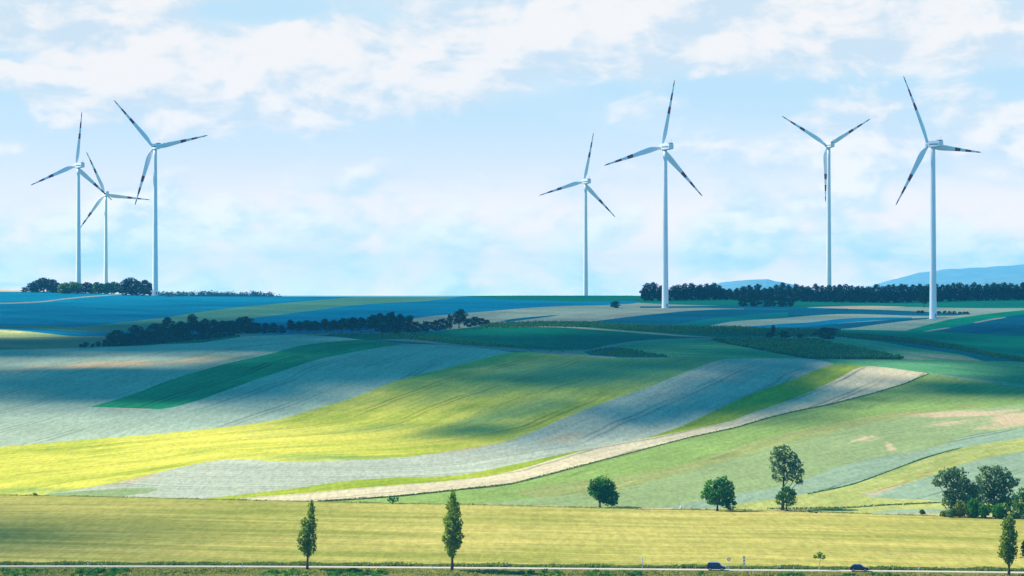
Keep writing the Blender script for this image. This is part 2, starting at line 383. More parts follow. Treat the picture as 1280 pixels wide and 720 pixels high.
field('stubble_field', [(1104, 441.5), (1130, 444), (1172, 449.3), (1150, 450), (1125, 447.5)], MT['soil_tan'])
field('track', [(700, 441.6), (722, 439), (742, 436), (755, 432.4), (789, 426.8), (826, 423.9), (860, 422.8), (905, 421.8), (955, 420.9), (1010, 421), (1060, 421.4), (1060, 422.6), (1010, 422.6), (955, 422.6), (905, 423.7), (860, 424.9), (826, 426.2),
      (789, 429.4), (765, 434), (750, 437.5), (728, 440.6), (704, 442.6)], MT['soil_track'])
# big olive hill between the vineyards and the strips
field('grass_hill', [(728, 440.6), (750, 437.5), (765, 434), (789, 429.4), (826, 426.2), (860, 424.9), (884, 424.3), (911, 430.4), (958, 439), (1011, 448.5), (1055, 449), (1130, 449.7), (1230, 451.5), (1280, 452.5), (XR, 468), (XR, 515), (1280, 483.5), (1224, 475), (1160, 466.5),
      (1080, 463), (1035, 459), (1000, 457), (900, 455), (700, 452), (690, 443)], MT['crop_olive_hill'], [(775, 447), (925, 448), (1080, 457), (1224, 474)])
field('vineyard_ground', [(730, 439.5), (768, 434.2), (800, 439), (840, 446.6), (790, 447), (740, 446)], MT['crop_vine_soil'])
# grey-blue wheat slope on the left
field('wheat_field', [(XL, 441), (0, 437.5), (60, 436), (100, 434.8), (180, 432), (206, 430), (249, 428.5), (269, 425.7), (300, 421.3), (317, 419.6), (352, 418.6), (380, 418.6), (420, 421), (449, 424.3), (469, 426),
      (505, 429.5), (530, 430), (580, 433), (620, 437.5), (645, 440.5), (607, 460), (500, 520), (300, 570), (0, 580), (XL, 590)], MT['crop_grey_wheat'], [(115, 508), (207, 477), (276, 456), (369, 433.5), (449, 425)])
field('beet_field', [(112, 508.6), (160, 495), (207, 477), (276, 456), (326, 445), (369, 433.5), (400, 428.5), (449, 424.6), (470, 426.3), (505, 430), (482, 433), (445, 439.5), (395, 450), (357, 462.5), (320, 474.5), (250, 499.5), (220, 508), (195, 511.7), (150, 510.4)],
      MT['crop_dark_strip'], [(115, 508), (207, 477), (276, 456), (369, 433.5), (449, 425)])
field('grass_margin', [(118, 508.7), (150, 509.8), (195, 511.3), (193, 512.2), (150, 511), (118, 509.6)], MT['soil_peach'])
CAN_TOP = [(XL, 576), (0, 558.5), (100, 550), (200, 542), (300, 531.5), (350, 524), (376, 516.5), (407, 507.5), (445, 495.5), (495, 476), (532, 466.5), (570, 457), (607, 447.5), (642, 440.6)]
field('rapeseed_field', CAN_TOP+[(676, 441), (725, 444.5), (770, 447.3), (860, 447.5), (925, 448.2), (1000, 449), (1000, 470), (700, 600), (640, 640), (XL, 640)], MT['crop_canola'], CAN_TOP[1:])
field('stubble_field', [(690, 442.2), (712, 442.6), (770, 446.4), (768, 448), (725, 445), (700, 443.6)], MT['soil_tan'])
ST_TOP = [(60, 617.5), (100, 611.5), (150, 602), (200, 590), (250, 579), (280, 575), (310, 574.6), (350, 577), (400, 576.3), (500, 572), (570, 562.5), (640, 549.5), (715, 518.5), (765, 499.5), (815, 482), (852, 467), (890, 452.5), (912, 448.6)]
field('barley_field', ST_TOP+[(960, 448), (1005, 448.2), (1040, 454), (1060, 470), (900, 560), (640, 640), (60, 640)], MT['crop_steel'], ST_TOP[5:])
field('clover_field', [(55, 618), (64, 617), (120, 612.5), (167, 610), (200, 611), (185, 616), (150, 620.5), (120, 626), (50, 626)], MT['crop_teal_green'])
LIME_TOP = [(255, 623.5), (320, 616), (375, 609.5), (431, 601.5), (487, 597.5), (570, 594), (640, 581), (715, 565), (790, 551), (840, 537), (890, 515), (940, 492), (990, 475), (1040, 456)]
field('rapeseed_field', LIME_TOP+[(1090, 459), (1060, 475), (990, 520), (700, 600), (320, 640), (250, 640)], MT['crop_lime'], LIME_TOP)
STR_TOP = [(285, 624.5), (320, 621), (375, 617), (437, 611), (487, 607), (570, 600), (640, 589), (740, 560.5), (840, 542), (910, 527), (940, 516), (990, 499), (1040, 477), (1080, 458)]
field('stubble_field', STR_TOP+[(1160, 466.5), (1145, 474), (1060, 520), (700, 620), (400, 640), (285, 640)], MT['crop_straw'], STR_TOP)
# right-hand slope
SL_TOP = [(398, 626.3), (431, 624.6), (497, 620), (570, 612.3), (640, 604.5), (755, 574.5), (860, 547), (920, 534), (960, 522), (990, 514.5), (1040, 504.5), (1090, 491.5), (1130, 479.5), (1160, 467)]
field('meadow', SL_TOP+[(1224, 475.5), (1280, 484), (XR, 516), (XR, 660), (398, 660)], MT['crop_slope_green'], SL_TOP)
field('grass_margin', SL_TOP+[(1160, 468.2), (1130, 480.9), (1090, 492.7), (1040, 505.5), (990, 515.6), (960, 523.2), (920, 535.2), (860, 548.2), (755, 575.7), (640, 605.8), (570, 613.3), (497, 621), (431, 625.6), (398, 627.2)][:14] if False else
      SL_TOP+[(u, v+0.9) for u, v in SL_TOP[::-1]], MT['verge_dark'])
field('track', [(1160, 466.3), (1224, 474.8), (1280, 483), (XR, 515), (XR, 517), (1280, 485), (1224, 476.4), (1165, 467.6)], MT['soil_track'])
field('meadow', [(640, 615), (700, 604), (780, 594), (860, 578), (940, 553), (1000, 537), (1040, 529), (1100, 518), (1150, 512), (1150, 522), (1040, 541), (960, 563), (840, 596), (760, 614), (680, 622)], MT['crop_fleck_green'], [(700, 610), (860, 583), (1000, 543), (1150, 514)])
field('clover_field', [(500, 640), (640, 625), (760, 613), (840, 595), (960, 561), (1040, 540), (1140, 519), (1200, 512), (1280, 505), (XR, 490), (XR, 580), (1160, 640), (500, 660)], MT['crop_teal_green'], [(640, 625), (840, 595), (1040, 540), (1280, 505)])
field('wheat_field', [(820, 636), (920, 618), (990, 605), (1040, 586), (1090, 573), (1165, 560), (1215, 543), (1280, 535), (XR, 505), (XR, 580), (1160, 640), (820, 660)], MT['crop_blue_slope'], [(920, 618), (1040, 586), (1165, 560), (1280, 536)])
field('meadow', [(880, 640), (920, 630.5), (1010, 617), (1065, 605), (1120, 585), (1155, 572), (1190, 562), (1280, 547), (XR, 515), (XR, 660), (880, 660)], MT['crop_meadow'], [(1010, 617), (1120, 585), (1190, 562), (1280, 547)])
field('wheat_field', [(1078, 618), (1115, 609), (1160, 596), (1204, 580), (1238, 571.5), (1280, 564.5), (XR, 540), (XR, 630), (1280, 626), (1185, 626.5), (1150, 624.5), (1092, 622)], MT['crop_blue_slope'], [(1078, 618), (1160, 596), (1238, 571.5), (1280, 564.5)])
field('grass_margin', [(1010, 617), (1065, 604.8), (1120, 584.8), (1155, 571.8), (1190, 561.8), (1206, 559), (1190, 562.8), (1157, 573), (1120, 586.2), (1066, 606), (1011, 617.6)], MT['verge_dark'])
field('grass_margin', [(960, 637), (1000, 635.4), (1060, 634.2), (1100, 630.6), (1130, 629.4), (1180, 627.4), (1280, 626.5), (XR, 626), (XR, 627.6), (1280, 628), (1180, 629), (1130, 631.2), (1100, 632.4), (1060, 636), (1000, 637.4)], MT['verge_grass'])
field('fallow_field', [(1020, 639.5), (1080, 634), (1180, 630), (1300, 629), (XR, 640), (XR, 660), (1020, 660)], MT['crop_meadow'])
field('wheat_field', [(1085, 640.2), (1110, 638), (1180, 636), (1200, 641), (1110, 642.2)], MT['crop_blue_slope'])
field('track', [(560, 629.8), (700, 632.6), (800, 635), (960, 636.8), (1060, 640.6), (1120, 642.3), (1180, 643.4), (1280, 646), (XR, 650), (XR, 654), (500, 634)], MT['soil_peach'])
# foreground
field('barley_field', EDGE and [(u, v) for u, v in EDGE if XL-100 < u < XR+120]+[(XR, 790), (XL, 790)], MT['crop_front'], [(u, v+45) for u, v in EDGE])
ROAD = [(u, v) for u, v in ROADB]
field('road_verge', [(u, v-6.2) for u, v in ROAD]+[(1600, 790), (-300, 790)], MT['verge_grass'], ROAD)
field('road', [(u, v-2.6) for u, v in ROAD]+[(u, v-0.8) for u, v in ROAD[::-1]], MT['road_asphalt'], ROAD)

# dry or bare patches: (u, v, half width, half height, tilt slope dv/du, amount)
DRY = [(120, 457, 130, 5, -0.045, 0.85), (255, 449, 95, 6, -0.10, 0.75), (20, 463, 40, 3, 0, 0.7), (340, 438, 25, 2.5, -0.1, 0.5), (60, 482, 90, 3, -0.06, 0.28),
       (1080, 548, 22, 2.6, -0.12, 0.85), (1108, 556, 12, 4, 0.55, 0.9), (1050, 557, 18, 2.4, -0.3, 0.75), (1128, 566, 24, 2.2, 0.1, 0.7), (1095, 575, 14, 2, -0.1, 0.45),
       (1200, 517, 78, 4.4, -0.02, 1.0), (1266, 523, 30, 11, 0, 1.0), (1190, 530, 55, 6, -0.05, 0.6), (1235, 534, 30, 5, 0, 0.65), (1215, 507, 60, 2.5, -0.05, 0.5), (1170, 545, 60, 3, -0.1, 0.4), (1400, 520, 90, 8, 0, 0.8),
       (165, 600, 42, 6, -0.22, 0.7), (250, 590, 40, 6, -0.1, 0.35), (590, 558, 80, 6, -0.13, 0.5), (700, 548, 60, 8, -0.2, 0.55),
       (900, 640, 300, 5, 0.01, 0.5), (1100, 690, 350, 6, 0.01, 0.45), (700, 664, 400, 4, 0, 0.4), (240, 632, 160, 3, 0.01, 0.45), (560, 690, 300, 8, 0.0, 0.35),
       (390, 443, 25, 2, -0.1, 0.6), (345, 440, 20, 3, -0.2, 0.6), (0, 413.5, 60, 1.6, 0.06, 0.9),
       (1118, 607, 60, 4, -0.36, 0.7), (1200, 578, 60, 3, -0.25, 0.5), (1130, 640, 60, 3, 0, 0.4)]
GREENER = [(760, 462, 230, 26, -0.05, 1.0), (640, 515, 120, 14, -0.25, 0.6), (600, 536, 70, 7, -0.12, 0.6), (560, 490, 60, 6, -0.35, 0.5), (470, 535, 70, 5, -0.1, 0.45), (400, 572, 110, 4, 0, 0.55), (180, 600, 60, 6, -0.2, 0.5), (60, 614, 120, 4, 0, 0.7), (330, 545, 60, 3, -0.1, 0.35)]  # greener, darker patches of the yellow and lime fields

def in_poly(P, poly):
    poly = np.array(poly, float); x, y = P[:, 0], P[:, 1]; res = np.zeros(len(P), bool)
    j = len(poly)-1
    for i in range(len(poly)):
        xi, yi = poly[i]; xj, yj = poly[j]
        if yi != yj:
            c = ((yi > y) != (yj > y)) & (x < (xj-xi)*(y-yi)/(yj-yi)+xi); res ^= c
        j = i
    return res

def smooth_line(poly, closed=True, k=3):
    """rounds an outline a little (Catmull-Rom)"""
    p = np.array(poly, float); n = len(p); o = []
    for i in range(n):
        a, b, c, d = p[(i-1) % n], p[i], p[(i+1) % n], p[(i+2) % n]
        cosang = lambda u, w: float(np.dot(u, w)/(np.linalg.norm(u)*np.linalg.norm(w)+1e-9))
        ta = (c-a)/2 if cosang(b-a, c-b) > 0.8 else (c-b)
        tb = (d-b)/2 if cosang(c-b, d-c) > 0.8 else (c-b)
        L = np.linalg.norm(c-b)
        ta = ta*min(1, L/(np.linalg.norm(ta)+1e-9)); tb = tb*min(1, L/(np.linalg.norm(tb)+1e-9))
        m = 1 if L < 12 else (3 if L < 60 else 5)
        for s in range(m):
            t = s/m; h = (2*t**3-3*t**2+1, t**3-2*t**2+t, -2*t**3+3*t**2, t**3-t**2)
            o.append(tuple(h[0]*b+h[1]*ta+h[2]*c+h[3]*tb))
    return o

def polyline_coords(P, line):
    """(metres along, metres across) of ground points P relative to a ground line"""
    L = np.array(line); seg = L[1:]-L[:-1]; ln = np.linalg.norm(seg, axis=1); cum = np.concatenate([[0], np.cumsum(ln)])
    best = np.full(len(P), 1e18); al = np.zeros(len(P)); ac = np.zeros(len(P))
    for i in range(len(seg)):
        d = seg[i]/ln[i]; r = P-L[i]; t = r@d; c = r[:, 0]*(-d[1])+r[:, 1]*d[0]
        lo = -1e9 if i == 0 else 0; hi = 1e9 if i == len(seg)-1 else ln[i]
        tc = np.clip(t, lo, hi); dist = (t-tc)**2+c**2
        b = dist < best; best = np.where(b, dist, best)
        al = np.where(b, cum[i]+tc, al); ac = np.where(b, np.sign(c)*np.sqrt(dist), ac)
    return al, ac

def build_fields():
    VS = 3.0   # rows are stretched so the triangles of the land come out even
    pts = []; edges = []
    def add_loop(loop):
        b = len(pts); n = len(loop)
        pts.extend(loop); edges.extend([(b+i, b+(i+1) % n) for i in range(n)])
    smoothed = []
    for nm, poly, mt, ed in FIELDS:
        sp = smooth_line(poly); smoothed.append(sp); add_loop([(u, v*VS) for u, v in sp])
    us = np.arange(XL, XR+1, 20)
    frame = [(u, float(s_u(u))*VS) for u in us]+[(XR, 760*VS), (XL, 760*VS)]
    add_loop(frame)
    # the crest edge of the near field is a step in distance: keep it as an edge
    v = 363.0
    while v < 760:
        st = 2.0 if v < 440 else (3.5 if v < 600 else 5.0)
        off = random.random()*9
        for u in np.arange(XL+6+off, XR-4, 11):
            if v > s_u(u)+0.6: pts.append((float(u)+random.uniform(-2, 2), (v+random.uniform(-.3, .3))*VS))
        v += st
    vo, eo, fo, *_ = delaunay_2d_cdt([Vector(p) for p in pts], edges, [], 0, 1e-4)
    V = np.array([(p[0], p[1]/VS) for p in vo]); T = np.array([f[:3] for f in fo])
    cen = V[T].mean(1)
    ok = (cen[:, 1] > s_u(cen[:, 0])-0.02) & (cen[:, 0] > XL) & (cen[:, 0] < XR) & (cen[:, 1] < 760)
    ar = np.abs((V[T[:, 1]]-V[T[:, 0]])[:, 0]*(V[T[:, 2]]-V[T[:, 0]])[:, 1]-(V[T[:, 1]]-V[T[:, 0]])[:, 1]*(V[T[:, 2]]-V[T[:, 0]])[:, 0])
    ok &= ar > 1e-6
    T = T[ok]; cen = cen[ok]
    owner = np.zeros(len(T), int)
    for i, sp in enumerate(smoothed): owner[in_poly(cen, sp)] = i
    front = [i for i, x in enumerate(FIELDS) if x[2] in (MT['crop_front'], MT['verge_grass'], MT['road_asphalt']) and x[0] in ('barley_field', 'road_verge', 'road')]
    Pw = world(V[:, 0], V[:, 1])
    eps_mask = np.abs(V[:, 1]-e_u(V[:, 0])) < 0.5
    # two positions for vertices on the near crest: the near side keeps the near distance, the far side the far one
    Pfar = world(V[:, 0], np.minimum(V[:, 1], e_u(V[:, 0])-0.01)); Pnear = world(V[:, 0], np.maximum(V[:, 1], e_u(V[:, 0])+0.01))
    for i, (nm, poly, mt, ed) in enumerate(FIELDS):
        t = T[owner == i]
        if not len(t): continue
        idx, inv = np.unique(t, return_inverse=True); t = inv.reshape(t.shape)
        Q = Pw[idx].copy(); uv = V[idx]
        em = eps_mask[idx]
        Q[em] = (Pnear if i in front else Pfar)[idx][em]
        if ed is not None:
            e2 = smooth_line(ed, False)[:-1] if False else ed
            dense = []
            for a, b in zip(e2[:-1], e2[1:]):
                for s in range(4): dense.append((a[0]+(b[0]-a[0])*s/4, a[1]+(b[1]-a[1])*s/4))
            dense.append(e2[-1])
            d = np.array(dense); Lw = world(d[:, 0], np.maximum(d[:, 1], s_u(d[:, 0])))[:, :2]
            k = np.ones(len(Lw), bool); k[1:] = np.linalg.norm(np.diff(Lw, axis=0), axis=1) > 0.5; Lw = Lw[k]
            al, ac = polyline_coords(Q[:, :2], Lw)
        else: al, ac = Q[:, 0]*0.97+Q[:, 1]*0.22, Q[:, 1]*0.97-Q[:, 0]*0.22
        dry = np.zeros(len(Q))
        for (u0, v0, hw, hh, sl, am) in (GREENER if mt in (MT['crop_canola'], MT['crop_lime']) else DRY):
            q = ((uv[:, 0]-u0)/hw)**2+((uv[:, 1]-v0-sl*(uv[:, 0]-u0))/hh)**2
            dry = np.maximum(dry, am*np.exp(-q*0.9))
        # winding: normals up
        a, b, c = Q[t[:, 0]], Q[t[:, 1]], Q[t[:, 2]]
        nz = (b-a)[:, 0]*(c-a)[:, 1]-(b-a)[:, 1]*(c-a)[:, 0]
        t = np.where((nz < 0)[:, None], t[:, ::-1], t)
        o = mesh_obj(nm, Q, t, mt, smooth=True, attrs={'crop': ('FLOAT_VECTOR', np.stack([al, ac, np.zeros_like(al)], -1)), 'dry': ('FLOAT', dry)})
        props(o, kind='structure')
build_fields()

def build_ground():
    us = np.concatenate([np.linspace(-4200, -260, 28), np.arange(-240, 1525, 20), np.linspace(1545, 5500, 28)])
    vs = np.concatenate([np.arange(0, 60, 2), np.arange(60, 410, 5), np.geomspace(410, 9000, 40)])
    back = [60, 200, 450, 900, 1800, 3500, 6000, 9000, 13000, 15400]
    V = []; nr = len(back)+len(vs)
    su = s_u(us); Dt = depth(us, su); zt = -(su-360)/F*Dt
    rows = []
    for b in back[::-1]:
        D = Dt+b; rows.append(np.stack([(us-640)/F*D, D, back_z(D, Dt, zt)-1.6], -1))
    for dv in vs:
        v = su+dv; D = depth(us, v); z = -(v-360)/F*D-1.6
        rows.append(np.stack([(us-640)/F*D, D, z], -1))
    V = np.concatenate(rows); n = len(us); m = len(rows)
    f = [(i*n+j, (i+1)*n+j, (i+1)*n+j+1, i*n+j+1) for i in range(m-1) for j in range(n-1)]
    o = mesh_obj('ground', V, f, MT['ground_base'], smooth=True, attrs={'crop': ('FLOAT_VECTOR', np.stack([V[:, 0], V[:, 1], V[:, 2]*0], -1)), 'dry': ('FLOAT', np.zeros(len(V)))})
    props(o, kind='structure')
build_ground()

# ------------------------------------------------------------------ far hills
def build_hills(profile, D0, width, seed):
    rng = np.random.RandomState(seed)
    us = np.linspace(profile[0][0], profile[-1][0], 420); ys = np.linspace(-1, 1, 36)
    vt = ip(us, profile)
    ztop = -(vt-360)/F*D0; zb = -45.0
    ph = rng.rand(12)*6.28; fr = 2*math.pi/rng.uniform(14, 90, 12)
    bump = sum(np.sin(us*fr[k]+ph[k]) for k in range(12))*0.35
    rows = []
    for y in ys:
        h = math.cos(y*math.pi/2)**1.3
        D = D0+y*width
        rough = sum(np.sin(us*fr[k]*0.5+ph[k]+y*(3+1.7*k)) for k in range(12))*0.35*h
        rows.append(np.stack([(us-640)/F*D, np.full_like(us, D), zb+(ztop-zb+bump*math.exp(-(y*7)**2))*h+rough], -1))
    V = np.concatenate(rows); n = len(us)
    f = [(i*n+j, i*n+j+1, (i+1)*n+j+1, (i+1)*n+j) for i in range(len(ys)-1) for j in range(n-1)]
    o = mesh_obj('hills', V, f, HILLM, smooth=True)
    props(o, kind='structure')
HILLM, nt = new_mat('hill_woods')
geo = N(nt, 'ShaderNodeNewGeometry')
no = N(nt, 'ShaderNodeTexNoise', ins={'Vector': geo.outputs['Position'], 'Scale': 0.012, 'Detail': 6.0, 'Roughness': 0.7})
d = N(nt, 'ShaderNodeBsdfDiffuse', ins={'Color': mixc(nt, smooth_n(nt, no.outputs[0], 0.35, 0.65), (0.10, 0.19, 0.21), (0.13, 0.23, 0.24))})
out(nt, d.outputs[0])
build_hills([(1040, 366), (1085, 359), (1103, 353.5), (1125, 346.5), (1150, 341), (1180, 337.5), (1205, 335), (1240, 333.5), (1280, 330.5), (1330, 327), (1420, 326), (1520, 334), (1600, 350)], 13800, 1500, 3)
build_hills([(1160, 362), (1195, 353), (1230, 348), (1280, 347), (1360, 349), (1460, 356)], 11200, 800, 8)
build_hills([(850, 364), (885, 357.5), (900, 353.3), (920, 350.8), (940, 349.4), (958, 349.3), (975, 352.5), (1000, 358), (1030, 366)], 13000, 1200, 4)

# ------------------------------------------------------------------ trees
LEAF = {
 'poplar': leaf_mat('poplar_leaves', (0.045, 0.11, 0.02), (0.32, 0.44, 0.06), 0.5),
 'broad': leaf_mat('broadleaf_leaves', (0.014, 0.085, 0.024), (0.10, 0.31, 0.05), 0.45),
 'willow': leaf_mat('willow_leaves', (0.05, 0.11, 0.055), (0.22, 0.33, 0.15), 0.45),
 'lime': leaf_mat('fresh_leaves', (0.03, 0.11, 0.03), (0.11, 0.24, 0.05), 0.35),
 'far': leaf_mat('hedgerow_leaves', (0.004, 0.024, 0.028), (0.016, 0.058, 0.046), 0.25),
 'farlit': leaf_mat('sunlit_leaves', (0.03, 0.13, 0.04), (0.13, 0.30, 0.07), 0.4),  # lighter copy of the far leaves, sunlight put into the colour
 'vine': leaf_mat('vine_leaves', (0.025, 0.12, 0.05), (0.09, 0.26, 0.09), 0.35),
 'gold': leaf_mat('golden_leaves', (0.10, 0.15, 0.03), (0.25, 0.30, 0.05), 0.35),
 'grass': leaf_mat('tall_grass', (0.04, 0.11, 0.022), (0.50, 0.46, 0.15), 0.45),
 'grassdark': leaf_mat('ditch_grass', (0.05, 0.12, 0.04), (0.24, 0.30, 0.09), 0.5)}
BARK = paint('bark', (0.10, 0.075, 0.055), 0.95, spec=0.1, dirt=0.5, scale=3)
BARKP = paint('pale_bark', (0.42, 0.36, 0.28), 0.95, spec=0.1, dirt=0.3, scale=3)

def leaves(clumps, leaf, rng, dens=1.0, hollow=0.55):
    """leaf-sized bent quads spread through a set of ellipsoids [(x, y, z, rx, ry, rz)]"""
    cs = []; ns = []; tint = []
    for (x, y, z, rx, ry, rz) in clumps:
        area = 4*math.pi*((rx*ry)**1.6/3+(rx*rz)**1.6/3+(ry*rz)**1.6/3)**(1/1.6)
        n = max(10, int(area*dens*1.5/(leaf*leaf)))
        d = rng.normal(size=(n, 3)); d /= np.linalg.norm(d, axis=1)[:, None]
        r = hollow+(1.06-hollow)*rng.rand(n)**0.6
        lump = 1+0.16*np.sin(d[:, 0]*5+x*3)*np.sin(d[:, 2]*6+z*2)+0.12*np.sin(d[:, 1]*7+y)
        cs.append(np.array([x, y, z])+d*(r*lump)[:, None]*np.array([rx, ry, rz]))
        ns.append(d+rng.normal(size=(n, 3))*0.75)
        tint.append(np.clip(rng.rand()*0.6+rng.rand(n)*0.55-0.08, 0, 1))
    C = np.concatenate(cs); Nn = np.concatenate(ns); tint = np.concatenate(tint)
    Nn /= np.linalg.norm(Nn, axis=1)[:, None]
    a = np.cross(Nn, rng.normal(size=C.shape)); a /= np.linalg.norm(a, axis=1)[:, None]
    b = np.cross(Nn, a); s = leaf*(0.55+0.8*rng.rand(len(C)))[:, None]
    q = np.stack([C-a*s*.5-b*s*.15, C-b*s*.5+Nn*s*.12, C+a*s*.5+b*s*.15, C+b*s*.55-Nn*s*.1], 1).reshape(-1, 3)
    f = np.arange(len(q)).reshape(-1, 4)
    return q, f, np.repeat(tint, 4)

def make_tree(name, label, cat, loc, clumps, mat, leaf, trunk, rng, group=None, bark=None, dens=1.0, limbs=True, rz=0.0, hollow=0.55):
    """trunk = (height, base radius, lean dx)"""
    t = thing(name, label, cat, loc, rz, group)
    q, f, ti = leaves(clumps, leaf, rng, dens, hollow)
    mesh_obj('crown', q, f, mat, t, attrs={'tint': ('FLOAT', ti)})
    if trunk:
        h, r, dx = trunk; m = MB()
        k = 6; pts = [(dx*(i/k)**1.4+rng.normal()*r*0.25*(i > 0), rng.normal()*r*0.25*(i > 0), -0.4+(h+0.4)*i/k) for i in range(k+1)]
        m.tube(pts, [r*(1.35 if i == 0 else 1-0.75*i/k) for i in range(k+1)], 9)
        if limbs:
            big = max(c_[3] for c_ in clumps)*.5
            for (x, y, z, rx, ry, rz_) in clumps:
                if rx < big: continue
                z0 = max(0.3*h, min(h*0.95, z-1.1*abs(x)-0.3*rz_)); s = z0/h
                p0 = Vector((dx*s**1.4, 0, z0)); p2 = Vector((x, y, z)); p1 = p0.lerp(p2, .5)+Vector((0, 0, -0.08*(p2-p0).length))
                m.tube([p0, p1, p2], [r*0.42*(1-.6*s), r*.25, r*.06], 5)
        m.build('trunk', bark or BARK, t, smooth=True)
    return t

def px_clumps(lst, k, rng, depth_k=0.9, ragged=True):
    """crown outline seen as ellipses (du, dv up, ru, rv) in photo pixels, k metres per pixel; given real depth"""
    out_ = []
    for (du, dv, ru, rv) in lst:
        out_.append((du*k, rng.normal()*0.25*ru*k, dv*k, ru*k, max(ru, 0.7*rv)*k*depth_k, rv*k))
        for _ in range(4 if ragged else 0):          # boughs that break the outline
            a = rng.rand()*6.283; b = rng.normal()*0.5; q = rng.uniform(.22, .42); d = rng.uniform(.85, 1.15)
            out_.append((out_[-1 - _][0]+math.cos(a)*math.cos(b)*ru*k*d, out_[-1 - _][1]+math.sin(a)*math.cos(b)*ru*k*d*.8, out_[-1 - _][2]+math.sin(b)*rv*k*d, ru*k*q, ru*k*q, rv*k*q*.9))
    return out_

def at_tree(name, label, cat, u, vb, shape, mat, leaf, trunk_px, seed, **kw):
    rng = np.random.RandomState(seed); p = W(u, vb); k = p.y/F
    rag = name not in ('poplar_tree',)
    tr = (trunk_px[0]*k, trunk_px[1]*k, trunk_px[2]*k) if trunk_px else None
    return make_tree(name, label, cat, p, px_clumps(shape, k, rng, ragged=rag), mat, leaf, tr, rng, **kw)

# --- roadside poplars
at_tree('poplar_tree', 'crooked poplar with a leaning, notched crown at the roadside, leftmost of the roadside poplars', 'tree', 384, 711.8,
        [(0, 21, 5.5, 6), (-2, 30, 9, 9), (3, 29, 8, 9), (-5, 40, 7.5, 9), (4, 41, 8, 8), (0, 50, 8, 8), (5, 54, 7, 7), (-3, 59, 5.5, 6), (6, 62, 5, 7), (5, 70, 4.6, 7), (5, 77, 3.8, 6), (5.5, 83, 2, 4.5)],
        LEAF['poplar'], 0.42, (70, 1.6, 4.5), 11, group='poplars along the road', dens=1.5)
at_tree('poplar_tree', 'tall full spindle-shaped poplar at the roadside, tallest of the roadside poplars', 'tree', 565, 713,
        [(0, 21, 5, 6), (-1, 30, 8.5, 9), (4, 33, 8, 8), (-4, 41, 8, 9), (5, 43, 9, 9), (0, 53, 9.5, 9), (6, 58, 7.5, 9), (-4, 62, 7, 9), (3, 70, 8, 9), (-1, 79, 6.5, 8), (4, 80, 5.5, 8), (1, 88, 5.5, 7), (1, 95, 3.2, 6)],
        LEAF['poplar'], 0.42, (82, 1.7, 1), 12, group='poplars along the road', dens=1.6)
at_tree('poplar_tree', 'compact poplar near the right edge of the picture, standing at the roadside', 'tree', 1261, 719.5,
        [(0, 19, 5.5, 6), (-4, 27, 9, 8), (3, 28, 8, 9), (-6, 36, 6, 7), (2, 38, 9, 9), (-2, 47, 9, 9), (5, 50, 6, 8), (0, 57, 8.5, 8), (-2, 64, 7, 7), (3, 66, 5, 6), (1, 71, 3.6, 4.5)],
        LEAF['poplar'], 0.42, (62, 1.7, 0), 13, group='poplars along the road', dens=1.6)
at_tree('roadside_tree', 'dark leafy tree cut by the right edge, just beside the rightmost poplar', 'tree', 1289, 719.5,
        [(-4, 28, 9, 9), (5, 30, 10, 10), (0, 37, 9, 8), (-7, 36, 5, 5)], LEAF['broad'], 0.4, (30, 1.4, 0), 14)
at_tree('sapling', 'young tree with a pale thin trunk and tuft crown at the roadside', 'tree', 1024.2, 712.2,
        [(-2, 17, 4.2, 3.2), (3, 16, 4, 2.8), (0.5, 20, 3, 2.6), (-5, 16, 2, 1.6)], LEAF['poplar'], 0.3, (17, 0.75, 0.8), 15, bark=BARKP, dens=0.6)
# --- trees behind the near field
at_tree('round_tree', 'round dark green tree standing alone behind the near field, left of the other round tree', 'tree', 749.5, 634.5,
        [(-6, 28, 8, 8), (3, 31, 9, 8), (11, 26, 9, 9), (16, 16, 8, 8), (6, 19, 10, 9), (-4, 19, 8, 7), (19, 9, 5, 6), (13, 7, 6, 5), (-10, 22, 5, 6), (3, 11, 7, 5)],
        LEAF['broad'], 0.5, (24, 1.5, 2), 21, dens=1.4)
at_tree('round_tree', 'bushy dark tree with crown hanging to the ground, between the car and the tall pair', 'tree', 896.8, 638.5,
        [(-8, 30, 8, 8), (4, 34, 9, 7), (13, 29, 8, 9), (-13, 21, 7, 7), (0, 21, 11, 9), (14, 17, 8, 9), (16, 8, 6, 7), (-7, 12, 7, 5), (8, 10, 7, 6)],
        LEAF['broad'], 0.5, (26, 1.5, 0), 22, dens=1.4)
at_tree('tall_tree', 'tallest tree behind the near field, dark, ragged and open with several stems', 'tree', 978, 637.5,
        [(-6, 74, 7, 7), (3, 76, 6, 6), (-10, 64, 6.5, 8), (2, 66, 8, 8), (14, 68, 5, 6), (16, 56, 9, 8), (5, 54, 10, 9), (-7, 52, 8, 8), (20, 46, 8, 7), (10, 42, 7, 6), (-5, 42, 7, 7), (21, 36, 5, 4)],
        LEAF['willow'], 0.5, (62, 2.0, 4), 23, dens=0.8)
at_tree('round_tree', 'small bright green round tree in front of the tall ragged tree', 'tree', 983.5, 639,
        [(-6, 14, 7, 6), (5, 14, 8, 7), (0, 22, 8, 7), (6, 23, 6, 5), (-7, 20, 5, 5), (-1, 28, 5, 4)], LEAF['lime'], 0.45, (18, 1.3, 0), 24, dens=0.95)
at_tree('scrub_bush', 'small sparse grey-green bush on the green strip left of the tallest poplar', 'bush', 491, 629.8,
        [(-2, 4.5, 4, 3.5), (3, 5, 4, 3.2), (0, 7, 3.5, 2.2)], LEAF['broad'], 0.4, (4, 0.6, 0), 25, dens=0.45)
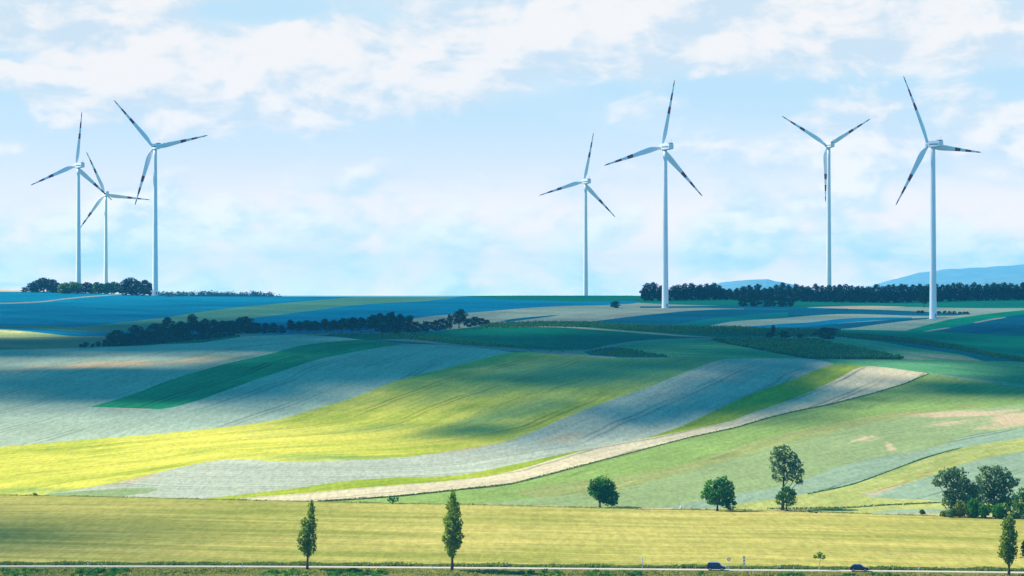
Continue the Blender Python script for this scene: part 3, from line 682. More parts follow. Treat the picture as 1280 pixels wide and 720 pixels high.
at_tree('scrub_bush', 'tiny bush at the far left edge between the rapeseed and the near field', 'bush', 43, 619.3,
        [(0, 2, 2.2, 1.6), (1.5, 1.6, 1.6, 1.2)], LEAF['poplar'], 0.35, None, 26)
at_tree('willow_tree', 'broad grey-green willow with a leaning left crown above the bushes', 'tree', 1190, 645.5,
        [(-14, 46, 9, 8), (-6, 54, 9, 7), (3, 55, 8, 7), (12, 51, 8, 8), (-1, 43, 10, 9), (14, 40, 10, 9), (22, 38, 8, 8), (4, 31, 10, 9), (19, 27, 9, 9), (-4, 18, 8, 9), (10, 17, 10, 9), (-18, 41, 5, 4), (27, 30, 7, 7), (30, 22, 8, 7), (20, 14, 9, 8), (-2, 26, 8, 7), (34, 34, 6, 6)],
        LEAF['willow'], 0.55, (44, 2.4, 2), 31, dens=0.95)
at_tree('willow_tree', 'broad pale willow with an upright crown, right of the leaning willow', 'tree', 1243, 646,
        [(-10, 57, 9, 7), (3, 58, 9, 7), (13, 54, 8, 7), (-14, 47, 9, 8), (0, 47, 11, 9), (16, 45, 9, 7), (25, 43, 7, 5), (-6, 36, 10, 8), (8, 36, 11, 8), (18, 34, 8, 6), (0, 26, 8, 7), (-16, 36, 6, 6), (10, 24, 7, 7), (-12, 26, 9, 8), (18, 22, 9, 8), (0, 14, 11, 9), (22, 12, 8, 8), (-18, 16, 8, 7)],
        LEAF['willow'], 0.55, (46, 2.2, 0), 32, dens=0.9)
bx = [(1190, 647, 9, 13, 'willow', 'yellow-green bush at the foot of the leaning willow'), (1203, 647, 11, 22, 'gold', 'golden green bush under the leaning willow, right of its stem'),
      (1217, 647.5, 11, 26, 'broad', 'dark rounded bush between the two willows'), (1232, 648, 10, 18, 'broad', 'dark green bush under the upright willow, on its left'),
      (1249, 648.5, 12, 21, 'broad', 'wide dark bush under the upright willow, on its right'), (1268, 648.5, 9, 8, 'poplar', 'low pale hedge bush at the right edge behind the poplar'),
      (1181, 646.2, 6, 8, 'gold', 'small yellowish bush at the left end of the willow clump'), (1153, 643.8, 3, 7, 'lime', 'small upright bush alone left of the willow clump')]
for i, (u, v, hw, h, mt, lb) in enumerate(bx):
    rng = np.random.RandomState(40+i)
    sh = [(rng.uniform(-.5, .5)*hw, rng.uniform(.25, .7)*h, hw*rng.uniform(.42, .6), h*rng.uniform(.28, .36)) for _ in range(8)]
    at_tree('bush', lb, 'bush', u, v, sh, LEAF[mt], 0.45, (h*.5, 0.7, 0), 60+i, dens=0.8)
at_tree('leafy_tree', 'bright green round tree cut by the right edge, beside the willows', 'tree', 1284, 648.5,
        [(-12, 10, 9, 8), (0, 12, 12, 10), (-8, 22, 10, 9), (4, 26, 12, 10), (-4, 33, 8, 6), (12, 18, 10, 10)], LEAF['lime'], 0.5, (26, 1.6, 0), 71, dens=0.9)

# --- far trees: a few grown once, then copied along the rows
def proto(kind, seed, h, w, mat, leaf, dens=1.1, stem=0.3):
    rng = np.random.RandomState(seed); cl = []
    n = 13 if kind != 'bush' else 9
    lo = {'tree': 0.08, 'bush': 0.05, 'open': 0.26}[kind]
    for i in range(n):
        zz = lo+(0.88-lo)*((i+.5)/n); prof = math.sin(math.pi*min(1, (zz-lo)/(1-lo)*0.8+0.2))**0.7
        a = i*2.4+rng.rand(); rr = w/2*prof*rng.uniform(.3, .72)
        cl.append((rr*math.cos(a), rr*math.sin(a), zz*h, w*rng.uniform(.17, .25), w*rng.uniform(.17, .25), h*rng.uniform(.09, .14)))
    cl.append((rng.normal()*0.06*w, 0, h*0.92, w*0.15, w*0.15, h*0.08))
    nm = 'bush' if kind == 'bush' else 'tree'
    return make_tree(nm, 'prototype', nm, (0, 0, -5000), cl, mat, leaf, (h*.6, 0.022*h, 0) if kind != 'bush' else (h*.4, 0.02*h, 0), rng, dens=dens)
PROT = {
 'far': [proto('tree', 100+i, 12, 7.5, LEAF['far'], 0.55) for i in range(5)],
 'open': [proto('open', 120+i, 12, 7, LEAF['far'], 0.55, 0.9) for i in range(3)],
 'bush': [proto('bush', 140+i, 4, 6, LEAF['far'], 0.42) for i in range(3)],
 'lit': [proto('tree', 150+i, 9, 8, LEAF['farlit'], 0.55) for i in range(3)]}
used = set()
def plant(kind, u, vb, hpx, wpx, name, label, cat, group, seed, loc=None):
    rng = np.random.RandomState(seed)
    pr = PROT[kind][seed % len(PROT[kind])]
    o = copy_tree(pr) if id(pr) in used else pr
    used.add(id(pr))
    p = loc or W(u, vb); k = p.y/F
    h0, w0 = {'far': (12, 7.5), 'open': (12, 7), 'bush': (4, 6), 'lit': (9, 8)}[kind]
    o.location = p; o.rotation_euler = (0, 0, rng.rand()*6.28)
    sx = wpx*k/w0
    o.scale = (sx, sx, hpx*k/h0)
    o.name = name
    props(o, label, cat, group)
    if not group and 'group' in o: del o['group']
    return o

# middle hedgerow on the left
hb = [(95, 434.4), (130, 433.2), (160, 430.8), (200, 423.5), (240, 419), (280, 417), (340, 416.6), (400, 416.4), (500, 416.4), (530, 414.6), (560, 411.6), (610, 405.8)]
G1 = 'trees of the long hedgerow left of the green maize field'
hed = [(145, 413, 20), (158, 417, 16), (170, 407, 18), (182, 413, 15), (193, 404.5, 18), (209, 397, 17), (218, 406, 14), (226, 402, 14), (234, 404, 13), (241, 393, 13), (250, 403, 14), (255, 398.5, 11), (266, 400, 15), (278, 401, 15), (289, 401, 14),
       (298, 399, 14), (308, 396, 20), (321, 404, 12), (332, 404, 11), (342, 404, 11), (352, 407, 9), (364, 400, 10), (373, 402, 11), (384, 400.5, 13), (395, 401.5, 13), (407, 399, 13), (417, 400, 12), (427, 398, 14), (440, 397, 14), (451, 397, 14), (464, 394, 15),
       (477, 392, 16), (489, 390.5, 15), (500, 392.5, 14), (511, 394.5, 12)]
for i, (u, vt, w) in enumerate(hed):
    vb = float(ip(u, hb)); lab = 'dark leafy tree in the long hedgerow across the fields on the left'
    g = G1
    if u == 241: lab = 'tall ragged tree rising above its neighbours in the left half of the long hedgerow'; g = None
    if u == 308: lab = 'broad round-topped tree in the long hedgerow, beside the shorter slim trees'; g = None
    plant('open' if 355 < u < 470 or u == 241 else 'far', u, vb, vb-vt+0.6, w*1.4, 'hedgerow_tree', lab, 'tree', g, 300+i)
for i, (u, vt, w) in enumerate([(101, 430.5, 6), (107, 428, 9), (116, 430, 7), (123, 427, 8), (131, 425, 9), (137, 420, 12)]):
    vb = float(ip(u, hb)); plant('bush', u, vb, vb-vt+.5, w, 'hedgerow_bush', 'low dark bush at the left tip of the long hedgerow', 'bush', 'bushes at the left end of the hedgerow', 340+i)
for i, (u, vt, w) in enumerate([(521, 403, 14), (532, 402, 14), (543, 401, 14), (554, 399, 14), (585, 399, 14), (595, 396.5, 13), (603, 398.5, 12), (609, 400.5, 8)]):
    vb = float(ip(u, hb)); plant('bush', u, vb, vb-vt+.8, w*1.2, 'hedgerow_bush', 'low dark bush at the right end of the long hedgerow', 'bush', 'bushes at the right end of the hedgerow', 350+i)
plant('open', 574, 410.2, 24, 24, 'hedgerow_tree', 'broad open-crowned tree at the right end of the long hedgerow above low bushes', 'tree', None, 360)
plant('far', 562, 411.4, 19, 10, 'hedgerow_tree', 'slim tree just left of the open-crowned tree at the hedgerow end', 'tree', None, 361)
# left crest grove
G2 = 'dark trees of the grove on the left skyline'
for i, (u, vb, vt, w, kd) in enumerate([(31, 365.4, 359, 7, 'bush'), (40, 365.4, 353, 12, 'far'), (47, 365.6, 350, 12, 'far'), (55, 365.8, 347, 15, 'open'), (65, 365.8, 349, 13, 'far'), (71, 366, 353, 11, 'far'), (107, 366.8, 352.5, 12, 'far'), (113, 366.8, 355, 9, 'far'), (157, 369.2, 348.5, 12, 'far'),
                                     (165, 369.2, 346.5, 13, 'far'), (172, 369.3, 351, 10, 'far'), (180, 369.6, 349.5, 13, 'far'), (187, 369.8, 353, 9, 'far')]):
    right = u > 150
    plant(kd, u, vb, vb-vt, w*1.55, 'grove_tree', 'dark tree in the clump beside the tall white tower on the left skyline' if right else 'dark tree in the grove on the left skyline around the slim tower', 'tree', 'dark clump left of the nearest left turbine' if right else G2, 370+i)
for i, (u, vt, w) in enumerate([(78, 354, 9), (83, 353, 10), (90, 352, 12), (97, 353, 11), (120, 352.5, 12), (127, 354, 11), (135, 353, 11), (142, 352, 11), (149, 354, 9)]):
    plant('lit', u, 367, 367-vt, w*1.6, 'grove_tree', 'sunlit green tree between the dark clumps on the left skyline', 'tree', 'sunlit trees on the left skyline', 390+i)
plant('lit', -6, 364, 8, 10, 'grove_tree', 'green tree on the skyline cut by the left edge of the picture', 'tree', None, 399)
# right skyline row
G3 = 'trees of the long row on the right skyline'
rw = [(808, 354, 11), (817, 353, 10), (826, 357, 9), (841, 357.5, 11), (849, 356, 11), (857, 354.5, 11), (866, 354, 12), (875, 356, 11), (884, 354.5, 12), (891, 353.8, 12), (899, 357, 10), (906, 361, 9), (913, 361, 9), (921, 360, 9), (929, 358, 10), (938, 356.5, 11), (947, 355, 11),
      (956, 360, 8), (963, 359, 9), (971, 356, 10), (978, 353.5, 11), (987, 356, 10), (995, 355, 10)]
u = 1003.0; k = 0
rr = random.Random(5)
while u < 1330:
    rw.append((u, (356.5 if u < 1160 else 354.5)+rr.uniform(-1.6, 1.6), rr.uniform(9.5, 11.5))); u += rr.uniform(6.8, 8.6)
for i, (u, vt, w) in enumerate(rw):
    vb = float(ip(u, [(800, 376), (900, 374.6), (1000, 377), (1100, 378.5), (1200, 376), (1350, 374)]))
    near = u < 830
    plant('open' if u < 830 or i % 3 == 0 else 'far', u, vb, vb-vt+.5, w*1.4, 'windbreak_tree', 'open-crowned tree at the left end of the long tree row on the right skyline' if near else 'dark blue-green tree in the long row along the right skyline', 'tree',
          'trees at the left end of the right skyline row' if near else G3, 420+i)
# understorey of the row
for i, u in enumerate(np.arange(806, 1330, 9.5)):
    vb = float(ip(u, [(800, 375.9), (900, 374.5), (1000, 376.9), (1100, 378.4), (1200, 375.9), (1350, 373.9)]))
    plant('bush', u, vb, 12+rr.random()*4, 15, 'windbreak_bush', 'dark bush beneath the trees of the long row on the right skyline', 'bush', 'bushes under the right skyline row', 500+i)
for i, (u, vb, vt, w) in enumerate([(929, 383, 369, 18), (944, 383.2, 367, 20), (961, 383.3, 365.5, 22), (978, 383.3, 367, 20), (988, 383.2, 372, 12)]):
    plant('bush', u, vb, vb-vt, w, 'thicket_bush', 'broad dark bush of the thicket in front of the right skyline tree row', 'bush', 'thicket in front of the tree row', 570+i)
plant('bush', 768.5, 384.9, 8.5, 14, 'lone_bush', 'lone dark bush on the tan field left of the central tall turbine', 'bush', None, 580)
plant('open', 1155, 384.6, 27, 14, 'lone_tree', 'lone tree on open field just left of the rightmost turbine tower', 'tree', None, 581)
plant('bush', 1032.5, 423.8, 14.5, 35, 'vineyard_bush', 'largest dark round bush beside the vineyard track on the right', 'bush', None, 582)
plant('bush', 981, 423.3, 9.5, 16, 'vineyard_bush', 'medium dark bush on the vineyard track, left of the largest bush', 'bush', None, 583)
plant('bush', 1001, 423, 6, 12, 'vineyard_bush', 'small low bush between the medium and the largest bush on the vineyard track', 'bush', None, 584)
plant('bush', 962, 423.5, 8, 14, 'vineyard_bush', 'dark bush at the foot of the thin spiky tree by the vineyard track', 'bush', None, 585)
plant('open', 966.5, 423.3, 17, 7, 'spiky_tree', 'thin spiky tree standing beside the vineyard track', 'tree', None, 586)
for i, u in enumerate([1148, 1153, 1174, 1181, 1187, 1193, 1200, 1205, 1209]):
    vb = float(ip(u, [(1140, 391.6), (1170, 391.4), (1212, 393.2)])); plant('bush', u, vb, 2.6+rr.random()*1.4, 6.5, 'field_bush', 'small dark bush in the low line of shrubs by the rightmost turbine', 'bush', 'low line of shrubs by the rightmost turbine', 600+i)

# --- uncountable greenery
def scatter_stuff(name, pts, mat, size, leaf, seed, n_leaf=14, label=None):
    """many small plants as one mesh: pts are ground points, size = (radius, height)"""
    rng = np.random.RandomState(seed); Q = []; T = []
    for p in pts:
        s = rng.uniform(.7, 1.3); tt = rng.rand()
        d = rng.normal(size=(n_leaf, 3)); d /= np.linalg.norm(d, axis=1)[:, None]
        r = rng.rand(n_leaf)**.4
        C = np.array(p)+d*r[:, None]*np.array([size[0], size[0], size[1]*.5])*s+np.array([0, 0, size[1]*.5*s])
        nn = d+rng.normal(size=d.shape)*.6; nn /= np.linalg.norm(nn, axis=1)[:, None]
        a = np.cross(nn, rng.normal(size=d.shape)); a /= np.linalg.norm(a, axis=1)[:, None]; b = np.cross(nn, a)
        l = leaf*(.6+.8*rng.rand(n_leaf))[:, None]
        Q.append(np.stack([C-a*l*.5, C-b*l*.5, C+a*l*.5, C+b*l*.5], 1).reshape(-1, 3)); T.append(np.repeat(np.clip(tt*.6+rng.rand(n_leaf)*.4, 0, 1), 4))
    Q = np.concatenate(Q); T = np.concatenate(T)
    o = mesh_obj(name, Q, np.arange(len(Q)).reshape(-1, 4), mat, attrs={'tint': ('FLOAT', T)})
    return props(o, kind='stuff', label=label, cat='plants')

def points_in(poly, n, seed):
    rng = np.random.RandomState(seed); p = np.array(poly); P = np.stack([rng.uniform(p[:, 0].min(), p[:, 0].max(), n*6), rng.uniform(p[:, 1].min(), p[:, 1].max(), n*6)], -1)
    P = P[in_poly(P, poly)][:n]; return world(P[:, 0], P[:, 1])

def row_points(rows, step_px, jit, seed):
    rng = np.random.RandomState(seed); o = []
    for line in rows:
        us = np.arange(line[0][0], line[-1][0], step_px); us = us+rng.uniform(-jit, jit, len(us)); o.append(world(us, ip(us, line)))
    return np.concatenate(o)

V20 = [[(600, 405.6+d*.9), (680, 403.4+d), (740, 404+d), (800, 407.4+d*1.2), (860, 409+d*1.5), (920, 409.6+d*1.6), (960, 412+d*1.5), (1050, 413+d*1.4)] for d in np.linspace(0, 5.2, 8)]
scatter_stuff('vineyard', row_points(V20, 1.6, .6, 1), LEAF['vine'], (0.6, 1.3), 0.6, 2, 12, 'green rows of vines running along the middle of the hills')
scatter_stuff('shrub_plantation', points_in([(890, 425), (955, 425), (1020, 426.5), (1067, 436), (1130, 449), (1067, 449.2), (1011, 448.2), (958, 439), (911, 430)], 2200, 3), LEAF['vine'], (1.0, 1.7), 0.9, 4, 12, 'dark plantation of low shrubs on the slope right of centre')
V18 = [[(1052+d*.6, 417.5+d), (1099, 421+d), (1146, 425+d*1.2), (1192, 432+d*1.1), (1240, 442+d*.9), (1290, 451+d*.6)] for d in (0, 1.3, 2.6, 3.9)]
scatter_stuff('vineyard', row_points(V18, 1.8, .6, 5), LEAF['vine'], (0.6, 1.0), 0.8, 6, 12, 'dark rows of vines slanting down the slope on the right')
scatter_stuff('vineyard', points_in([(735, 439.5), (768, 435), (800, 439.5), (837, 446), (790, 446.5), (745, 444.5)], 260, 7), LEAF['vine'], (0.6, 1.0), 0.6, 8, 12, 'small dark patch of young vines beside the earth track')
scatter_stuff('hedge_plants', points_in([(385, 418.3), (450, 418), (520, 417), (600, 428), (690, 438), (720, 439.5), (690, 440), (600, 433), (520, 425), (450, 421)], 300, 9), LEAF['farlit'], (0.7, 0.9), 0.6, 10, 10, 'weedy green plants along the lower edge of the maize field')
scatter_stuff('hedge_plants', points_in([(130, 433), (165, 430), (205, 424), (250, 419.5), (295, 418.2), (290, 420.5), (255, 424.5), (210, 429), (160, 432.6)], 500, 11), LEAF['far'], (0.9, 1.3), 0.7, 12, 10, 'weedy strip below the long hedgerow on the left')
scatter_stuff('hedge_plants', row_points([[(u, v+.8) for u, v in SL_TOP]], 1.3, .5, 13), LEAF['grassdark'], (0.4, 0.4), 0.4, 14, 9, 'dark grassy bank along the lower edge of the pale stubble strip')
scatter_stuff('hedge_plants', row_points([[(1010, 618), (1066, 606), (1120, 586.2), (1155, 573), (1200, 561)], [(960, 636.4), (1060, 635), (1110, 631.6), (1180, 628.4), (1290, 627.3)]], 2.2, 1.0, 15), LEAF['vine'], (0.45, 0.4), 0.35, 16, 7, 'low hedges along the meadow edges on the right')

# far woodland behind the left crest: reads as one mass
rng = np.random.RandomState(77); cl = []
for u in np.arange(196, 350, 2.0):
    for _ in range(2):
        D = rng.uniform(4300, 4900); hh = rng.uniform(11, 15.5) if u < 335 else rng.uniform(7, 11)
        if abs(u-366.5) < 2 or abs(u-336) < 2: hh += 4
        cl.append(((u-640)/F*D+rng.normal()*2, D, -20+hh*0.55, 4.5, 4.5, hh*0.5))
q, f, ti = leaves(cl, 1.9, rng, 0.5)
props(mesh_obj('distant_woodland', q, f, LEAF['far'], attrs={'tint': ('FLOAT', ti)}), label='hazy blue woodland on the skyline right of the left turbines', cat='woodland', kind='stuff')

# roadside grass
def grass(name, pts, heights, mat, seed, label, n_bl=7, wid=.16):
    rng = np.random.RandomState(seed); m = len(pts); P = np.repeat(np.array(pts), n_bl, 0); h = np.repeat(heights, n_bl)*rng.uniform(.5, 1.1, m*n_bl)
    a = rng.rand(m*n_bl)*6.28; rad = rng.rand(m*n_bl)*.35
    B = P+np.stack([np.cos(a)*rad, np.sin(a)*rad, -0.05+0*a], -1)
    ln = rng.uniform(.1, .5, m*n_bl)*h; T = B+np.stack([np.cos(a)*ln, np.sin(a)*ln, h], -1)
    w = wid*(.6+.8*rng.rand(m*n_bl)); s = np.stack([np.sin(a+.8)*w, -np.cos(a+.8)*w, 0*a], -1)
    q = np.stack([B-s, B+s, T+s*.5, T-s*.5], 1).reshape(-1, 3); tn = np.repeat(np.clip(np.repeat(rng.rand(m), n_bl)*.7+rng.rand(m*n_bl)*.4, 0, 1), 4)
    return props(mesh_obj(name, q, np.arange(len(q)).reshape(-1, 4), mat, attrs={'tint': ('FLOAT', tn)}), label=label, cat='grass', kind='stuff')
rng = np.random.RandomState(90)
us = rng.uniform(-150, 1430, 5200); vv = rb_u(us)-2.9-rng.rand(len(us))**1.3*2.0
clump = 0.5+0.5*np.sin(us/37)*np.sin(us/13+1)
grass('verge_grass', world(us, vv), 0.3+0.6*clump*rng.rand(len(us)), LEAF['grassdark'], 91, 'green strip of rough grass between the near field and the road')
us = rng.uniform(-150, 1430, 9000); vv = rb_u(us)-0.1+rng.rand(len(us))*13
grass('bank_grass', world(us, vv), (0.16+0.62*rng.rand(len(us))*(0.6+0.4*np.sin(us/29+vv/3)))*np.clip(0.35+(vv-rb_u(us))/7, 0.3, 1), LEAF['grass'], 92, 'tall dry and green grass on the bank in front of the road')
us = rng.uniform(-190, 1470, 3400); vv = e_u(us)+rng.rand(len(us))*0.9
grass('margin_grass', world(us, vv+0.05), 0.15+0.45*rng.rand(len(us))**2*(0.5+0.5*np.sin(us/41)*np.sin(us/15)), LEAF['grass'], 94, 'rough grass along the far edge of the near field', 6, .12)
us = rng.uniform(-150, 1430, 620); us = us[np.sin(us/53)+np.sin(us/17) > 0.2]; vv = rb_u(us)+4.0+rng.rand(len(us))*9
scatter_stuff('bank_shrubs', world(us, vv), LEAF['broad'], (0.75, 0.75), 0.35, 93, 40, 'scattered dark green shrubs on the grassy bank in front of the road')

# ------------------------------------------------------------------ wind turbines
WHITE = paint('turbine_white', (0.83, 0.84, 0.84), 0.4, spec=0.3, dirt=0.06, scale=0.15)
RED = paint('blade_red', (0.20, 0.012, 0.03), 0.45, spec=0.3, dirt=0.1, scale=0.4)
GREYP = paint('panel_grey', (0.30, 0.33, 0.37), 0.5, dirt=0.15)
STRIPE = paint('stripe_blue', (0.05, 0.12, 0.25), 0.5)
CONC = paint('concrete', (0.42, 0.40, 0.37), 0.9, dirt=0.25)

def turbine(u, D, vhub, Rpx, yaw, phase, label, base=None):
    p = base if base is not None else ground(u, D)
    k = p.y/F; zh = -(vhub-360)*k; H = zh-p.z; Rr = Rpx*k
    t = thing('wind_turbine', label, 'wind turbine', p, R(yaw), 'wind turbines on the ridge')
    s = Rr/45.0
    m = MB(); n = 32; prof = [(-1.5, 2.25), (0, 2.25), (0.6, 2.2)]+[(H*a, 2.2-(2.2-1.28)*a**0.9) for a in (.08, .2, .333, .3345, .5, .667, .6685, .8, .93)]+[(H-2.0*s, 1.25)]
    m.rings([[(r*s**.5*math.cos(2*math.pi*j/n), r*s**.5*math.sin(2*math.pi*j/n), z) for j in range(n)] for z, r in prof])
    tw = m.build('tower', WHITE, t, smooth=True)
    m = MB(); m.box(-0.55, 0.55, -2.36*s**.5, -2.05*s**.5, 0.9, 3.1, bev=0.08); m.build('door', GREYP, tw)
    m = MB(); m.cyl(0, 0, -1.2, 0.18, 3.6, 3.5, 28); m.build('foundation', CONC, t)
    # nacelle: rear towards -Y, hub towards +Y
    def sec(y, hw, zb, zt, rad=.5):
        o = []
        for cx, cz, a0 in ((hw-rad, zt-rad, 0), (-(hw-rad), zt-rad, 90), (-(hw-rad), zb+rad, 180), (hw-rad, zb+rad, 270)):
            for j in range(4):
                a = R(a0+30*j); o.append((cx+rad*math.cos(a), y, H+cz+rad*math.sin(a)))
        return o
    m = MB(); m.rings([[(x*s, y*s, H+(z-H)*s) for x, y, z in sec(*q)] for q in ((-7.2, 1.35, -1.2, 1.5), (-7.0, 1.75, -1.6, 1.9), (-2, 1.95, -2.0, 2.1), (1.6, 1.95, -2.0, 2.1), (2.5, 1.7, -1.7, 1.75), (2.7, 1.4, -1.4, 1.4))])
    nc = m.build('nacelle', WHITE, t)
    m = MB(); m.box(-1.5*s, 1.5*s, -6.9*s, -4.6*s, H+1.9*s, H+2.5*s, bev=.12*s); m.build('cooler', GREYP, nc)
    m = MB(); m.tube([(0.5*s, -6.3*s, H+2.4*s), (0.5*s, -6.3*s, H+4.6*s)], [.07*s, .05*s], 6); m.box(.2*s, .8*s, -6.38*s, -6.22*s, H+4.2*s, H+4.35*s); m.build('wind_vane', GREYP, nc)
    m = MB()
    for sx in (-1, 1): m.box((sx*1.96-.03)*s, (sx*1.96+.03)*s, -6.4*s, 1.4*s, H-.35*s, H+.25*s)
    m.build('side_stripe', STRIPE, nc)
    # hub
    hy = 4.3*s; m = MB(); rr_ = [(2.72, 1.2), (2.9, 1.5), (3.6, 1.7), (4.6, 1.7), (5.4, 1.45), (6.0, .95), (6.35, .4), (6.42, .05)]
    m.rings([[(r*s*math.cos(2*math.pi*j/24), y*s, H+r*s*math.sin(2*math.pi*j/24)) for j in range(24)][::-1] for y, r in rr_]); m.build('hub', WHITE, t, smooth=True)
    st = [(1.0, 1.9, 1.9, 0), (2.6, 1.95, 1.8, 2), (4.0, 2.4, 1.4, 9), (6.5, 3.3, 1.0, 13), (9, 3.75, .85, 12), (12, 3.6, .72, 10), (16, 3.15, .58, 8), (20, 2.72, .46, 6), (22.5, 2.45, .4, 5), (27, 2.05, .32, 3.4), (31.5, 1.68, .26, 2.2), (36.4, 1.3, .2, 1.2), (41, .95, .14, .4),
          (43.6, .66, .1, 0), (44.7, .36, .06, 0), (45, .1, .03, 0)]
    bands = [0, 0, 0, 0, 0, 0, 0, 0, 1, 0, 1, 1, 0, 1, 1, 1]
    ms = []
    for i in range(len(st)-1):
        mid = (st[i][0]+st[i+1][0])/2/45; ms.append(1 if .5 < mid < .6 or .7 < mid < .81 or mid > .911 else 0)
    for b in range(3):
        m = MB(); rings = []
        for (r, c, th, tws) in st:
            o = []; ci = max(0, min(1, (6.5-r)/4.5))     # root is round
            for j in range(14):
                a = 2*math.pi*j/14; x = math.cos(a); y = math.sin(a)
                xe = x*c/2+(c*0.18)*(1-ci); ye = y*th/2*(1 if ci > .5 else (0.55+0.45*(-x+1)/2*1.3))
                tw_ = R(tws+4); o.append(Vector((xe*math.cos(tw_)-ye*math.sin(tw_), xe*math.sin(tw_)+ye*math.cos(tw_)+0.9*(r/45)**2, r))*s)
            rings.append(o)
        m.rings(rings, ms=ms)
        bo = m.build('blade', [WHITE, RED], t, smooth=True)
        bo.location = (0, hy, H); bo.rotation_euler = (0, R(phase+120*b), 0)
    return t

def on(u, v): return W(u, v)
turbine(98, 0, 207, 68.5, 38, 8, 'bright white turbine at the far left, its tower rising from the grove', on(98, 366.9))
turbine(132.3, 3230, 242.7, 57.8, 19, -23.8, 'smallest and most distant turbine on the left, standing behind the grove between two others')
turbine(194, 0, 183.3, 77, 29, -42.3, 'largest of the left turbines, on the blue field beside the small shed', on(194, 369.9))
turbine(732, 2945, 227, 63.5, 26, 13.6, 'slim distant turbine on the bare skyline near the middle')
turbine(831.5, 0, 183.7, 87.5, 31, 13.7, 'tall turbine in front of the left end of the right tree row', on(831.5, 385.4))
turbine(1036.0, 2700, 181.6, 70.5, 20, 60.5, 'turbine behind the right tree row with one blade pointing straight down')
turbine(1166.3, 0, 180.3, 93.6, 36, -25.5, 'nearest turbine at the right, tower foot in open field before the tree row', on(1166.3, 398.8))

# ------------------------------------------------------------------ transformer shed by the left turbine
p = W(211.2, 370.6); k = p.y/F
sh = thing('transformer_shed', 'small brownish transformer shed beside the largest left turbine', 'shed', p)
w, h = 8.6*k, 5.4*k
SHED = paint('shed_wall', (0.30, 0.24, 0.24), 0.9, dirt=0.2)
m = MB(); m.box(-w/2, w/2, -1.6, 1.6, -.3, h-.3, bev=.05); m.build('wall', SHED, sh)
m = MB(); m.box(-w/2-.2, w/2+.2, -1.85, 1.85, h-.297, h, bev=.05); m.build('roof', GREYP, sh)
m = MB(); m.box(-1.0, .2, -1.66, -1.5, 0, 2.1, bev=.03); m.build('door', STRIPE, sh)

